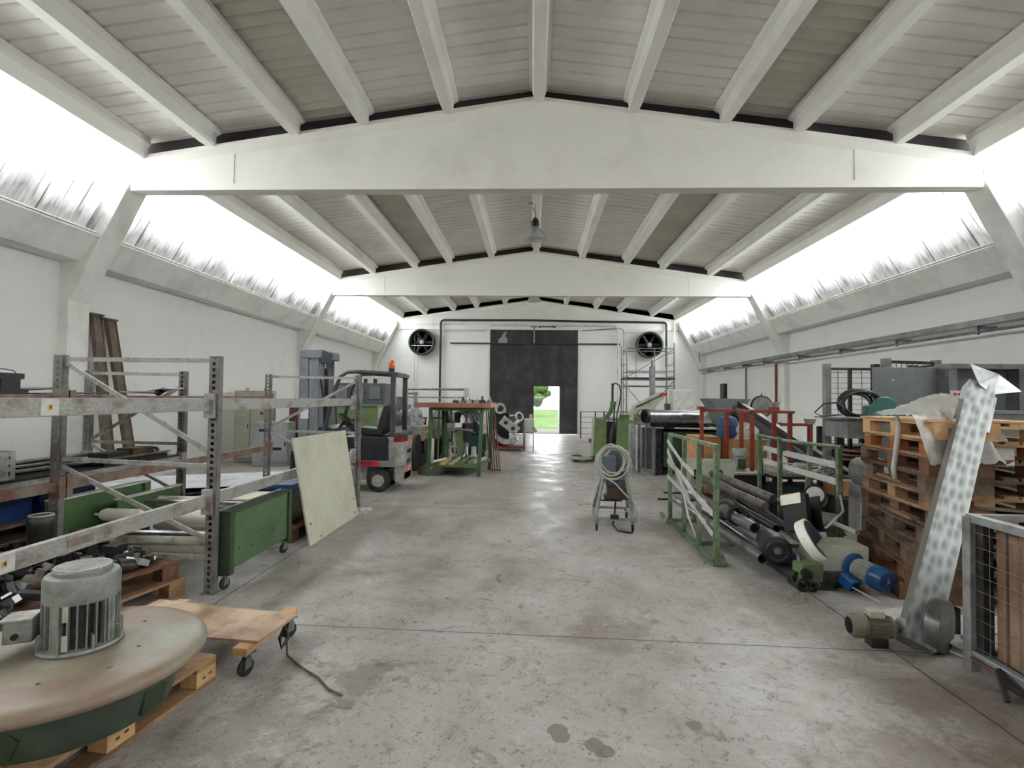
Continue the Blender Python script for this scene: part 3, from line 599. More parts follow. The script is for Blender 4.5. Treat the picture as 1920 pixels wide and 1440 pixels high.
# ------------------------------------------------------------------ rack against the wall with its loads
O = (-4.75, 6.2, 0)
t = thing('wall_rack', O, 'second grey rack along the whitewashed wall, loaded with scrap and boxes', 'rack')
for yy in (6.2, 2.9): rack_frame(t, -5.33, -4.17, yy, 1.88, O, bars=((1.85, 1.84), (1.05, 1.70), (1.03, 1.02), (1.0, .45), (.25, .25)))
for x in (-4.17, -5.33):
    beam(t, x, 2.93, 6.17, .78, .88, RACKL, O); beam(t, x, 2.93, 6.17, 1.47, 1.55, RACKL, O)
MB(O).bb(-5.35, -4.15, 2.95, 6.15, .885, .90).build('shelf_board', STEELD, t)
MB(O).bb(-5.35, -4.15, 2.95, 6.15, 1.555, 1.575).build('shelf_board', WHITEP, t, label='white top shelf board')
t = thing('metal_sheet_offcuts', (-4.6, 5.3, 1.576), 'thin dark sheet metal offcuts spread on the top shelf beside the planks', 'sheet metal')
for k, (a, b, c_, d, rz) in enumerate(((-.1, .1, .9, .35, .2), (.1, -.35, .7, .3, -.3), (.25, .45, .5, .3, .5), (-.2, -.5, .6, .4, .1), (.33, .7, .35, .28, 1.0))):
    MB().box((a, b, .012+k*.016), (c_*.6, d*1.8, .010), rz=rz, rx=R((0, 2, -2, 3, -5)[k])).build('sheet', STEELD if k % 2 else STEEL, t)
solo(MB((0, 0, 0)).tube([(-4.35, 6.0, 1.60), (-4.3, 6.05, 1.66), (-4.28, 5.9, 1.62)], .03, 8), 'bracket_hook', BLACK, 'small black hook on the top shelf end by the upright', 'hook')
def part_lump(name, loc, label, cat, specs, m, rz=0, group=None):
    t = thing(name, loc, label, cat, group, rz)
    for nm, fn_, mm in specs: q = MB(); fn_(q); q.build(nm, mm or m, t)
    return t
part_lump('bench_vice', (-4.5, 4.35, 1.576), 'black vice-like machine part with a wire on the top shelf', 'machine part', [
    ('base', lambda q: (q.box((0, 0, .03), (.2, .26, .06)), q.box((0, 0, .1), (.14, .17, .09))), None),
    ('jaw', lambda q: (q.box((0, -.02, .17), (.12, .30, .045)), q.cyl((0, -.18, .17), (0, .16, .17), .028, 10)), None),
    ('wire', lambda q: q.tube([(0, -.1, .19), (.02, -.14, .26), (.02, -.2, .30), (0, -.23, .37)], .005, 5), STEELD),
    ('wire', lambda q: q.tube([(0, -.1, .19), (.0, -.02, .23), (.0, .08, .22), (0, .12, .19)], .005, 5), STEELD)], BLACK)
part_lump('machine_block', (-4.55, 4.03, 1.576), 'dark machine block on the top shelf at the wire part', 'machine part', [
    ('block', lambda q: (q.box((0, 0, .05), (.3, .3, .10)), q.box((-.02, 0, .12), (.2, .25, .03))), STEELD),
    ('shaft', lambda q: q.cyl((.1, 0, .04), (.1, .22, .04), .03, 12), CAST)], STEELD)
t = thing('perforated_box', (-4.36, 4.05, .901), 'pale grey perforated metal box standing on the lower wall shelf', 'box')
q = MB(); q.bb(-.19, .17, -.24, .13, 0, .23); q.build('body', mat('pale_box_paint', '#bcbdb8', .5, dirt='#7d7e7a', amt=.3, scale=14), t, bev=.004)
for i in range(4):
    for j in range(3): MB().box((.1712, -.18+.085*i, .05+.065*j), (.002, .012, .018 if j else .035)).build('vent_slot', BLACK, t)
MB().cyl((.0, -.12, .23), (0, -.03, .235), .07, 16).build('dark_roll', STEELD, t)
# flat steel bars and parts filling the lower shelf
g = 'dark bars on the lower wall shelf'
for k in range(9):
    x = -4.95+.09*k; z = .912+.022*(k % 3); ln_ = 1.1+.35*((k*7) % 3)
    solo(MB().bar((x, 4.2+.1*(k % 2), z), (x+.04*((k % 3)-1), 4.2+ln_, z), .05, .018), 'flat_bar', (STEELD, GREEND, STEEL)[k % 3], 'first second third fourth fifth sixth seventh eighth ninth'.split()[k]+' flat steel bar from the wall, lying lengthwise on the lower wall shelf', 'steel bar', g)
part_lump('parts_tray', (-4.32, 5.5, .902), 'open tray of rusty clamps on the lower wall shelf under the planks', 'tray', [
    ('tray', lambda q: (q.box((0, 0, .02), (.3, .9, .04)),), STEELD),
    ('red_block', lambda q: q.box((.04, .1, .085), (.18, .30, .09)), WOODR),
    ('green_block', lambda q: q.box((0, -.2, .07), (.2, .3, .07)), GREEND)], STEELD)
g = 'clamps on the tray'
for k in range(7): solo(MB().torus((-4.30+.02*(k % 2), 5.62+.055*k, .975), .028, .011, (0, 1, .25), 14, 6), 'pipe_clamp', STEELD if k % 2 else CAST, 'ring shaped clamp in the row at the tray end', 'clamp', g)
g = 'blue crates under the wall shelf'
for k, yy in enumerate((4.0, 4.62)):
    t = thing('plastic_crate', (-4.40, yy, .580), ('blue plastic crate under the wall shelf beneath the perforated box', 'blue plastic crate under the wall shelf next towards the planks')[k], 'crate', g)
    q = MB(); q.bb(-.27, .27, -.29, .29, 0, .012)
    for a, b, c_, d in ((-.27, -.25, -.29, .29), (.25, .27, -.29, .29), (-.27, .27, -.29, -.27), (-.27, .27, .27, .29)): q.bb(a, b, c_, d, 0, .19)
    q.build('body', BLUED, t, bev=.003); q = MB(); q.bb(.27, .285, -.29, .29, 0.16, .19); q.bb(.27, .28, -.29, .29, .0, .02); q.build('rim', BLUED, t)
    q = MB(); q.bb(-.24, .24, -.26, .26, .012, .12); q.build('contents', STEELD, t)
for k in range(4): pallet((-4.46+.03*(k % 2), 4.3, .1445*k), R(2*k-3), ('lowest weathered pallet', 'second lowest weathered pallet', 'third weathered pallet', 'topmost weathered pallet')[k]+' of the dark pile below the wall rack', WOODD, 'dark pallets by the wall')

# ------------------------------------------------------------------ two planks leaning on the wall behind the column
g = 'planks leaning on the wall'
for k, (xa, ya, za, xb, yb) in enumerate(((-7.34, 8.62, 2.92, -6.75, 8.35), (-7.34, 8.92, 2.88, -6.75, 8.85))):
    t = thing('channel_plank', (xb, yb, 0), ('grey brown channel shaped plank leaning on the wall, tight behind the column', 'grey brown channel shaped plank with a wider top, leaning next to the other')[k], 'plank', g)
    O = (xb, yb, 0); a = Vector((xa, ya, za)); b = Vector((xb, yb, .01))
    MB(O).bar(a, b, .17, .02, (1, 0, .2)).build('web', WOODG, t)
    for s_ in (-.09, .09): MB(O).bar(a+Vector((0, s_, 0)), b+Vector((0, s_, 0)), .012, .07, (1, 0, .2)).build('flange', WOODG, t)
    MB(O).box(a+Vector((.0, 0, .01)), (.09, .26, .03)).build('end_plate', WOODG, t)

# ------------------------------------------------------------------ electrical cabinets by the wall
def cabinet(name, x0, x1, y0, y1, z0, z1, m, label, cat='cabinet', doors=2, front='y'):
    O = ((x0+x1)/2, (y0+y1)/2, z0); t = thing(name, O, label, cat); MB(O).bb(x0, x1, y0, y1, z0, z1).build('body', m, t, bev=.006)
    w_ = (x1-x0)/doors
    for k in range(doors):
        d = MB(O).bb(x0+w_*k+.012, x0+w_*(k+1)-.012, y0-.022, y0-.001, z0+.08, z1-.04).build('door', m, t, bev=.004)
        MB(O).bb(x0+w_*(k+1)-.06, x0+w_*(k+1)-.04, y0-.035, y0-.02, (z0+z1)/2-.05, (z0+z1)/2+.05).build('handle', STEELD, d)
    return t, O
PG = mat('pale_green_cabinet', '#a9ab9a', .5, dirt='#8f917f', amt=.3, scale=2)
t, O = cabinet('electrical_cabinet', -7.15, -6.35, 12.5, 12.95, 0.02, 1.72, PG, 'tall pale green electrical cabinet with lifting eyes against the wall')
for x in (-6.95, -6.5): MB(O).torus((x, 12.7, 1.75), .03, .008, (0, 1, 0), 14, 6).build('lifting_eye', STEELD, t)
for z in (1.15, .85): MB(O).bb(-6.5, -6.42, 12.465, 12.477, z, z+.07).build('warning_label', REDP, t)
t, O = cabinet('control_cabinet', -6.45, -5.62, 12.05, 12.45, .0, 1.0, mat('light_grey_cabinet', '#a6aaac', .5, dirt='#8b8f90', amt=.3, scale=2), 'low light grey control cabinet standing before the tall pale green one')
for x, z in ((-6.28, .78), (-6.28, .36), (-5.95, .36)): MB(O).bb(x, x+.2, 12.02, 12.029, z, z+.06).build('nameplate', STEELD, t)
t, O = cabinet('wooden_box', -5.95, -5.3, 12.8, 13.3, .85, 1.33, mat('dark_brown_board', '#5a3527', .6), 'dark brown box with a white sticker standing on a green bench', doors=1)
MB(O).bb(-5.75, -5.62, 12.772, 12.778, 1.15, 1.2).build('sticker', WHITEP, t)
t, O = cabinet('low_cupboard', -6.1, -5.1, 12.75, 13.4, 0, .85, GREEND, 'green bench cupboard under the dark brown box', doors=2)

# ------------------------------------------------------------------ stack of corrugated sheets on bearers
g = 'white corrugated sheets in a low stack'
def cor_sheet(z, x, y, rz, label):
    mb = MB(); n = 48; W2 = .65; L2 = 1.25; pr = [(-W2+2*W2*i/n, .018*(1 if (i//3) % 2 else 0)) for i in range(n+1)]
    vs = [(lx, py, pz) for lx in (-L2, L2) for py, pz in pr]+[(lx, py, pz-.004) for lx in (-L2, L2) for py, pz in pr]; m_ = n+1
    fs = [(i, i+1, m_+i+1, m_+i) for i in range(n)]+[(2*m_+i, 3*m_+i, 3*m_+i+1, 2*m_+i+1) for i in range(n)]+[(i, 2*m_+i, 2*m_+i+1, i+1) for i in range(n)]+[(m_+i, m_+i+1, 3*m_+i+1, 3*m_+i) for i in range(n)]
    mb.add(vs, fs); o_ = mb.build('corrugated_sheet', WSH if z > .33 else STEELD, None, label=label, cat='roof sheet', group=g); o_.location = (x, y, z); o_.rotation_euler = (0, 0, rz); return o_
WSH = mat('white_roof_sheet', '#c9ccce', .4, dirt='#a7a9a8', amt=.25, scale=3)
nm = ['lowest dark corrugated sheet', 'second dark corrugated sheet', 'third dark corrugated sheet', 'fourth dark corrugated sheet', 'fifth dark corrugated sheet', 'white corrugated sheet under the topmost one', 'topmost white corrugated sheet']
for k in range(7): cor_sheet(.13+.036*k, -4.95+.03*((k*5) % 3), 7.55+.03*((k*3) % 4), R(24+(k % 3)), nm[k]+' of the low stack behind the roller trolley')
for k, dx in enumerate((-.8, .8)): q = MB().box((dx, 0, .055), (.1, 1.2, .11)); q.rot(R(24)); q.v = [v+Vector((-4.95, 7.58, 0)) for v in q.v]; solo(q, 'timber_bearer', WOODD, 'timber bearer under the corrugated sheet stack', 'timber', 'bearers under the sheet stack')

# ------------------------------------------------------------------ green roller trolley
O = (-3.2, 4.9, 0)
t = thing('roller_trolley', O, 'green trolley with cream rollers between sheet steel ends, on castors inside the rack', 'trolley')
mb = MB(O); mb.bb(-2.52, -2.50, 4.36, 5.42, .15, .61); mb.build('end_plate', GREEN, t, bev=.004)
for yy in (4.36, 5.42): MB(O).bb(-2.60, -2.48, yy-.035, yy+.035, .115, .63).build('corner_post', GREEND, t, bev=.004)
MB(O).bb(-2.62, -2.49, 4.33, 5.46, .61, .64).build('top_rail', GREEND, t)
for yy, zz in ((4.5, .3), (4.72, .27), (4.9, .3), (5.1, .32), (5.25, .42)): MB(O).cyl((-2.499, yy, zz), (-2.494, yy, zz), .007, 8).build('screw_hole', BLACK, t)
mb = MB(O); mb.bb(-4.03, -4.01, 4.30, 5.42, .12, .69); mb.build('end_plate', GREEN, t, bev=.004)
MB(O).bb(-4.06, -3.98, 4.31, 4.38, .12, .70).build('corner_post', GREENL, t, bev=.003); MB(O).bb(-4.06, -3.98, 5.36, 5.44, .12, .70).build('corner_post', GREEN, t)
MB(O).bb(-4.06, -3.98, 4.31, 5.44, .695, .71).build('top_rail', WHITEP, t, label='pale worn top rail')
mb = MB(O); mb.bb(-3.80, -3.78, 4.75, 5.62, .30, .63); mb.build('middle_plate', GREEN, t); MB(O).bb(-3.82, -3.76, 4.75, 5.62, .63, .645).build('top_rail', WHITEP, t)
for yy, zz, rr in ((4.62, .53, .055), (4.62, .33, .055), (4.75, .22, .05), (5.3, .52, .055), (5.3, .28, .05), (4.95, .42, .045)):
    r_ = MB(O).lathe([(.012, 0), (.012, .05), (rr*.7, .06), (rr, .10), (rr, 1.18), (rr*.7, 1.22), (.012, 1.23), (.012, 1.28)], (-3.88, yy, zz), (1, 0, 0), 22).build('roller', CREAM, t)
for yy, zz in ((4.46, .42), (4.85, .30), (5.1, .56), (5.15, .2)): MB(O).cyl((-3.95, yy, zz), (-2.55, yy, zz), .022, 12).build('tie_bar', STEEL if zz > .3 else GREEND, t)
MB(O).bb(-3.0, -2.66, 5.08, 5.5, .585, .60).build('cream_cover', CREAMB, t)
for x, yy in ((-2.53, 4.36), (-2.53, 5.40), (-3.95, 4.36), (-3.95, 5.40)): caster(t, (x-O[0], yy-O[1], 0), .048, R(70), h=.12)

# ------------------------------------------------------------------ cream board leaning on the rack
t = thing('cream_board', (-2.36, 6.4, 0), 'cream coloured steel panel with bolt holes leaning against the rack upright', 'panel')
O = (-2.36, 6.4, 0); q = MB(O)
vs = [(-2.35, 5.62, .005), (-2.35, 7.18, .005), (-2.52, 7.09, 1.15), (-2.52, 5.53, 1.16)]
a = [Vector(v) for v in vs]; nrm = (a[1]-a[0]).cross(a[3]-a[0]).normalized()*.022
q.add([v for v in a]+[v+nrm*(-1 if nrm.x > 0 else 1) for v in a], [(0, 1, 2, 3), (7, 6, 5, 4), (0, 4, 5, 1), (1, 5, 6, 2), (2, 6, 7, 3), (3, 7, 4, 0)]); q.build('board', CREAMB, t, bev=.003)
for u_, v_ in ((.06, .19), (.92, .05), (.20, .03), (.95, .2)):
    p = a[0]+(a[1]-a[0])*u_+(a[3]-a[0])*v_; MB(O).cyl(p+Vector((.003, 0, 0)), p-Vector((.02, 0, 0)), .013, 10).build('bolt_hole', BLACK, t)
solo(MB().box((-2.36, 7.55, .012), (.16, .10, .022), rz=.4, top=.6), 'paper_scrap', WHITEP, 'scrap of white paper on the floor by the cream panel', 'scrap')
for k, (x, yy, rz) in enumerate(((-2.75, 4.9, .5), (-2.82, 5.8, .3))): pass
t, O = cabinet('blue_toolbox', -3.1, -2.72, 5.95, 6.45, .17, .55, STEELD, 'dark machine with a blue lid behind the cream panel', 'machine', 1)
MB(O).bb(-3.1, -2.70, 5.93, 6.45, .55, .60).build('lid', BLUE, t)
pallet((-2.95, 6.2, .0), 0, 'reddish pallet behind the cream panel under the blue lidded machine', WOODR, L_=.9, W_=.7)

# ------------------------------------------------------------------ pallets of scrap under the rack
g = 'pallets under the scrap heap'
pallet((-3.30, 3.72, 0), R(-12), 'lower reddish pallet under the heap of metal scrap', WOOD, g)
pallet((-3.33, 3.68, .145), R(-15), 'upper pallet carrying the heap of metal scrap beside the round disc', WOODR, g)
pallet((-3.9, 3.0, 0), R(-10), 'pallet under the heap of metal scrap at the wall side', WOODR, g)
g = 'metal scrap pieces heaped on the pallets'
rnd = random.Random(3)
SC = []
def proto(q, m, nm_): me = q.build(nm_, m, None, cat='scrap metal', group=g); SC.append(me); return me
proto(MB().pipe((-.06, 0, 0), (.06, 0, 0), .045, .034, 12), STEELD, 'pipe_offcut')
q = MB(); q.prism([(-.06, -.03), (.06, -.03), (.06, .03), (.02, .035), (0, .06), (-.06, .05)], 'z', -.018, .018); proto(q, STEEL, 'bracket_casting')
q = MB(); q.lathe([(.03, -.02), (.075, -.02), (.075, -.008), (.045, .0), (.04, .05), (.03, .05), (.03, -.02)], n=14); proto(q, STEELD, 'flange_offcut')
q = MB(); q.tube([(-.08, 0, 0), (-.03, .02, .01), (.03, .03, .03), (.07, 0, .06)], .02, 8); proto(q, STEELD, 'bent_tube')
q = MB(); q.box((0, 0, 0), (.14, .05, .03)); q.box((.05, 0, .03), (.03, .05, .06)); proto(q, STEELD, 'angle_bracket')
q = MB(); q.lathe([(.001, -.02), (.05, -.02), (.055, 0), (.05, .02), (.02, .025), (.02, .06), (.001, .06)], n=14); proto(q, BROWNM, 'gear_blank')
q = MB(); q.bar((-.13, 0, 0), (.13, .01, .02), .022, .016); proto(q, STEEL, 'square_bar')
kinds_l = {'pipe_offcut': 'short dark pipe offcut', 'bracket_casting': 'bright cast bracket', 'flange_offcut': 'dark flanged ring', 'bent_tube': 'bent dark tube piece', 'angle_bracket': 'dark angle bracket', 'gear_blank': 'brown round gear blank', 'square_bar': 'bare square bar end'}
pts = []
def hz(x, y):   # height of the heap
    a = .30+.26*math.exp(-(((x+3.62)/.42)**2+((y-3.35)/.6)**2)); return a
i = 0
while i < 190:
    x = rnd.uniform(-4.25, -2.93); y = rnd.uniform(2.75, 4.15)
    if x > -3.0 and y < 3.2: continue
    base = .145 if x < -3.75 else .29
    if i < 7: o_ = SC[i]
    else: o_ = SC[rnd.randrange(7)].copy(); col.objects.link(o_)
    lay = rnd.random(); zt = max(hz(x, y), base)
    o_.location = (x, y, base+.03+(zt-base)*lay*.95); o_.rotation_euler = (rnd.uniform(-.5, .5), rnd.uniform(-.5, .5), rnd.uniform(0, 6.28)); s_ = rnd.uniform(.8, 1.5); o_.scale = (s_, s_, s_)
    o_['label'] = kinds_l[o_.name.split('.')[0]]+' in the scrap heap, '+('wall side' if x < -3.8 else 'middle' if x < -3.35 else 'dolly side')+(', next to the round disc' if y < 3.2 else ', halfway back' if y < 3.7 else ', under the rack beam'); i += 1
t = thing('valve_spindle', (-3.15, 4.08, .33), 'black gearbox with a pale shaft lying across the scrap pallet end', 'machine part', rz=R(-5))
MB().cyl((-.38, 0, 0), (-.06, 0, .0), .035, 12).build('barrel', BLACK, t); q = MB(); q.box((-.12, 0, .03), (.12, .12, .13)); q.box((-.22, 0, .06), (.06, .05, .1)); q.build('gearbox', STEELD, t, bev=.006)
MB().lathe([(.05, 0), (.055, .02), (.05, .06), (.035, .08), (.03, .14)], (-.02, 0, 0), (1, 0, 0), 16).build('collar', STEEL, t); MB().cyl((.10, 0, 0), (.22, .01, .0), .017, 12).build('shaft', CREAM, t)
t = thing('small_motor', (-3.62, 3.82, .0), 'small dark motor with ringed top standing below the rack beam', 'motor')
MB().lathe([(.08, .29), (.08, .62), (.085, .63), (.085, .68), (.07, .70), (.0001, .70)], n=22).build('body', STEELD, t); MB().torus((0, 0, .70), .07, .008, n=24, m=6).build('rim', CAST, t); MB().torus((0, 0, .685), .045, .004, n=20, m=5).build('grille', GALV, t); MB().box((0, 0, .145*2+.005), (.2, .2, .01)).build('base', STEELD, t)

# ------------------------------------------------------------------ forklift, mast towards the wall
FLG = mat('forklift_grey', '#41474d', .45, dirt='#2b2e31', amt=.3, scale=4)
FLS = mat('forklift_silver', '#a9aaa6', .4, .1, dirt='#6f675c', amt=.5, scale=5, fine=.2)
FLM = mat('mast_grey', '#7c8087', .45, .2, dirt='#5c6066', amt=.3, scale=3)
REDB = mat('signal_red', '#c4202c', .4); ORNG = mat('beacon_orange', '#e2571c', .2); TAILR = mat('tail_lamp_red', '#7c1420', .15)
O = (-3.1, 9.4, 0)
t = thing('forklift', O, 'grey and silver electric forklift with orange beacon and red striped rear', 'forklift')
q = MB(O); q.prism([(-3.5, .20), (-2.80, .20), (-2.80, .42), (-2.35, .42), (-2.35, .52), (-3.5, .52)], 'y', 8.97, 9.85); q.build('chassis', FLS, t, bev=.01)
q = MB(O); q.bb(-3.3, -2.42, 8.93, 9.89, .52, .92); q.build('battery_cover', mat('battery_black', '#23282d', .35), t, bev=.01)
for x in (-3.0, -2.72): MB(O).bb(x-.02, x+.02, 8.915, 8.93, .56, .66).build('latch', STEELD, t)
q = MB(O); q.bb(-3.45, -2.36, 8.925, 8.97, .43, .53); s_ = q.build('side_strip', mat('side_strip_grey', '#7b7d7e', .45), t)
q = MB(O); q.prism([(-3.02, .435), (-2.62, .435), (-2.56, .48), (-2.62, .525), (-3.02, .525), (-3.06, .48)], 'y', 8.918, 8.925); q.build('red_badge', REDB, s_)
words_on('PASE', (-2.80-O[0], 8.915-O[1], .48), (R(90), 0, 0), .095, BLACK, s_)
# counterweight: rounded plan, cut away over the rear wheel
q = MB(O); pl = [(-2.46, 8.93), (-2.34, 8.93), (-2.24, 9.0), (-2.20, 9.15), (-2.20, 9.65), (-2.24, 9.8), (-2.34, 9.88), (-2.46, 9.88)]
q.prism(pl, 'z', .42, .93, False); q.prism([(-2.40, 9.10), (-2.21, 9.14), (-2.21, 9.66), (-2.40, 9.72)], 'z', .17, .42); q.prism([(x*.985-.035, 9.4+(yy-9.4)*.93) for x, yy in pl], 'z', .14, .42) if 0 else None
q.prism([(-2.33, 8.96), (-2.21, 9.10), (-2.21, 9.70), (-2.33, 9.86)], 'z', .16, .42)
q.build('counterweight', FLS, t, bev=.015)
q = MB(O); q.prism([(x, yy) for x, yy in pl], 'z', .93, 1.0); q.build('rear_hood', FLG, t, bev=.015)
MB(O).prism([(-2.345, 8.926), (-2.235, 8.995), (-2.195, 9.15), (-2.195, 9.3), (-2.21, 9.3), (-2.25, 9.02), (-2.345, 8.945)], 'z', .845, .935).build('tail_lamp', TAILR, t)
WR = mat('stripe_white', '#dedcd6', .4)
def stripes(z0, z1, y0, y1, x, n):
    s_ = MB(O).bb(x, x+.003, y0, y1, z0, z1).build('hazard_plate', WR, t); w_ = (y1-y0)/n
    for k in range(0, n, 2):
        a = y0+w_*k; MB(O).prism([(a, z0), (min(a+w_, y1), z0), (min(a+w_+.03, y1), z1), (min(a+.03, y1), z1)], 'x', x+.003, x+.005).build('red_stripe', REDB, s_)
stripes(.76, .84, 9.12, 9.68, -2.200, 7); stripes(.30, .40, 9.15, 9.66, -2.208, 7)
for z in (.66, .49): MB(O).prism([(9.28, z-.035), (9.58, z-.035), (9.56, z+.035), (9.30, z+.035)], 'x', -2.21, -2.193).build('vent_opening', BLACK, t)
for x, yy, rr in ((-2.60, 8.99, .195), (-2.60, 9.82, .195), (-3.72, 8.99, .235), (-3.72, 9.82, .235)):
    f_ = MB(O).lathe([(rr*.55, -.08), (rr*.93, -.075), (rr, -.05), (rr, .05), (rr*.93, .075), (rr*.55, .08)], (x, yy, rr), (0, 1, 0), 32, caps=False).build('tyre', RUBBER, t)
    MB(O).lathe([(.001, -.055), (rr*.22, -.06), (rr*.28, -.045), (rr*.5, -.05), (rr*.57, -.07), (rr*.57, .06), (.001, .06)], (x, yy, rr), (0, 1, 0), 26).build('rim', CAST, f_)
# overhead guard
for ya in (8.98, 9.82):
    MB(O).tube([(-3.62, ya, .52), (-3.55, ya, 1.05), (-3.38, ya, 1.75), (-3.30, ya, 1.94), (-3.18, ya, 2.02), (-3.0, ya, 2.03), (-2.35, ya, 2.0)], .032, 8).build('guard_post', FLG, t)
    MB(O).bb(-2.42, -2.34, ya-.035, ya+.035, .95, 2.0).build('guard_post', FLG, t)
MB(O).bar((-2.36, 8.95, 1.985), (-2.36, 9.85, 1.985), .10, .06).build('guard_rail', FLG, t)
for k in range(6): x = -3.08+.14*k; MB(O).bar((x, 8.98, 2.02), (x, 9.82, 2.02), .025, .035).build('guard_bar', FLG, t)
b_ = MB(O).lathe([(.05, 2.03), (.055, 2.06), (.05, 2.10)], (-2.46, 9.15, 0), n=18).build('beacon', BLACK, t)
MB(O).lathe([(.048, 2.10), (.05, 2.16), (.043, 2.22), (.02, 2.245), (.001, 2.25)], (-2.46, 9.15, 0), n=18).build('beacon_lens', ORNG, b_)
# mast
for ya in (8.99, 9.66):
    MB(O).bb(-4.02, -3.86, ya, ya+.07, .10, 2.38).build('outer_mast_channel', FLM, t, bev=.004)
    MB(O).bb(-3.83, -3.68, ya+.01, ya+.06, .18, 2.30).build('inner_mast_channel', FLM, t, bev=.004)
MB(O).bb(-3.98, -3.62, 8.97, 9.80, 2.26, 2.40).build('mast_crosshead', FLM, t, bev=.01)
q = MB(O); q.prism([(-3.66, 2.18), (-3.50, 2.16), (-3.48, 2.34), (-3.62, 2.40), (-3.70, 2.40)], 'y', 9.0, 9.12); q.build('chain_guard', FLG, t, bev=.01)
MB(O).cyl((-3.70, 9.4, .3), (-3.70, 9.4, 2.1), .035, 12).build('lift_cylinder', STEELD, t)
MB(O).bb(-3.86, -3.83, 9.02, 9.74, .95, 1.05).build('mast_crossbar', FLM, t); MB(O).bb(-3.98, -3.84, 8.983, 8.988, 1.22, 1.38).build('load_plate', WR, t)
for ya in (9.05, 9.6): MB(O).tube([(-3.75, ya+.2, 1.9), (-3.66, ya+.15, 1.5), (-3.62, ya+.1, 1.1), (-3.6, ya+.1, .7)], .014, 6).build('hydraulic_hose', RUBBER, t)
q = MB(O); q.bb(-4.12, -4.04, 8.95, 9.85, .52, .60); q.bb(-4.12, -4.04, 8.95, 9.85, .22, .30)
for yy in (8.98, 9.26, 9.53, 9.80): q.bb(-4.12, -4.06, yy-.02, yy+.02, .25, .66)
q.build('fork_carriage', BLACK, t)
for yy in (9.12, 9.66): q = MB(O); q.prism([(-4.13, .56), (-4.17, .56), (-4.19, .09), (-5.05, .06), (-5.05, .05), (-4.13, .05)], 'y', yy-.05, yy+.05); q.build('fork', STEELD, t)
# driver place
q = MB(O); q.prism([(-3.62, .50), (-3.45, .50), (-3.40, .62), (-3.35, .92), (-3.42, 1.05), (-3.62, 1.10)], 'y', 9.02, 9.80); q.build('dashboard', FLG, t, bev=.015)
MB(O).bb(-3.5, -3.1, 8.96, 9.84, .48, .53).build('floor_plate', BLACK, t)
st_ = MB(O).cyl((-3.46, 9.36, 1.02), (-3.33, 9.36, 1.20), .02, 10).build('steering_column', BLACK, t)
MB(O).torus((-3.32, 9.36, 1.21), .155, .014, (.6, 0, .8), 26, 7).build('steering_wheel', BLACK, t)
q = MB(O); q.box((-3.32, 9.36, 1.21), (.30, .03, .012), ry=R(38)); q.box((-3.32, 9.36, 1.21), (.03, .28, .012), ry=R(38)); q.build('wheel_spoke', BLACK, t)
for k in range(3): MB(O).tube([(-3.38, 9.55+.07*k, 1.05), (-3.32, 9.55+.07*k, 1.18)], .008, 6).build('control_lever', BLACK, t)
q = MB(O); q.prism([(-3.08, .95), (-2.62, .93), (-2.60, 1.02), (-2.66, 1.04), (-3.02, 1.08), (-3.10, 1.03)], 'y', 9.16, 9.64); q.build('seat', BLACK, t, bev=.02)
q = MB(O); q.prism([(-2.72, 1.0), (-2.58, .98), (-2.46, 1.40), (-2.50, 1.47), (-2.60, 1.45), (-2.68, 1.2)], 'y', 9.18, 9.62); q.build('backrest', BLACK, t, bev=.02)
solo(MB().torus((-5.0, 8.3, .06), .11, .05, n=20, m=10), 'rubber_ring', RUBBER, 'small tyre on the floor by the forklift forks', 'tyre')

# ------------------------------------------------------------------ machines behind the forklift
O = (-4.0, 12.2, 0); t = thing('green_press', O, 'green boxy machine seen through the forklift cab', 'machine')
q = MB(O); q.bb(-4.6, -3.5, 11.9, 12.6, 0, 1.38); q.build('body', GREENL, t, bev=.01)
q = MB(O); q.bb(-3.5, -3.2, 11.9, 12.5, 0, 1.36); q.build('side_panel', BEIGE, t, bev=.01)
MB(O).bb(-4.3, -4.0, 11.87, 11.9, .7, 1.1).build('dark_window', BLACK, t); MB(O).bb(-4.6, -3.5, 11.88, 12.62, 1.38, 1.42).build('top_cover', GREEN, t)
O = (-4.1, 13.6, 0); t = thing('grey_press', O, 'tall dark grey machine with panelled front behind the green one', 'machine')
q = MB(O); q.bb(-5.0, -3.75, 13.3, 14.0, 0, 1.95); q.build('body', mat('machine_slate', '#55585c', .5, dirt='#3d3f42', amt=.3, scale=3), t, bev=.01)
for x in (-4.85, -4.42, -4.0): MB(O).bb(x-.13, x+.15, 13.27, 13.3, 1.55, 1.88).build('panel', mat('machine_slate_light', '#6d7074', .5), t)
for x, z in ((-4.3, 1.95), (-4.05, 1.95)): MB(O).cyl((x, 13.5, z), (x, 13.5, z+.12), .05, 10).build('pipe_stub', STEELD, t)
O = (-3.3, 14.4, 0); t = thing('parts_bench', O, 'dark bench crowded with small machine parts behind the forklift tail', 'workbench')
q = MB(O); q.bb(-3.85, -2.95, 14.1, 14.8, 1.0, 1.06); q.build('bench_top', WOODG, t)
for x in (-3.8, -3.0):
    for yy in (14.15, 14.75): MB(O).bb(x-.03, x+.03, yy-.03, yy+.03, 0, 1.0).build('leg', REDP if x > -3.5 else STEELD, t)
MB(O).bb(-3.8, -3.0, 14.1, 14.8, .45, .5).build('lower_shelf', STEELD, t)
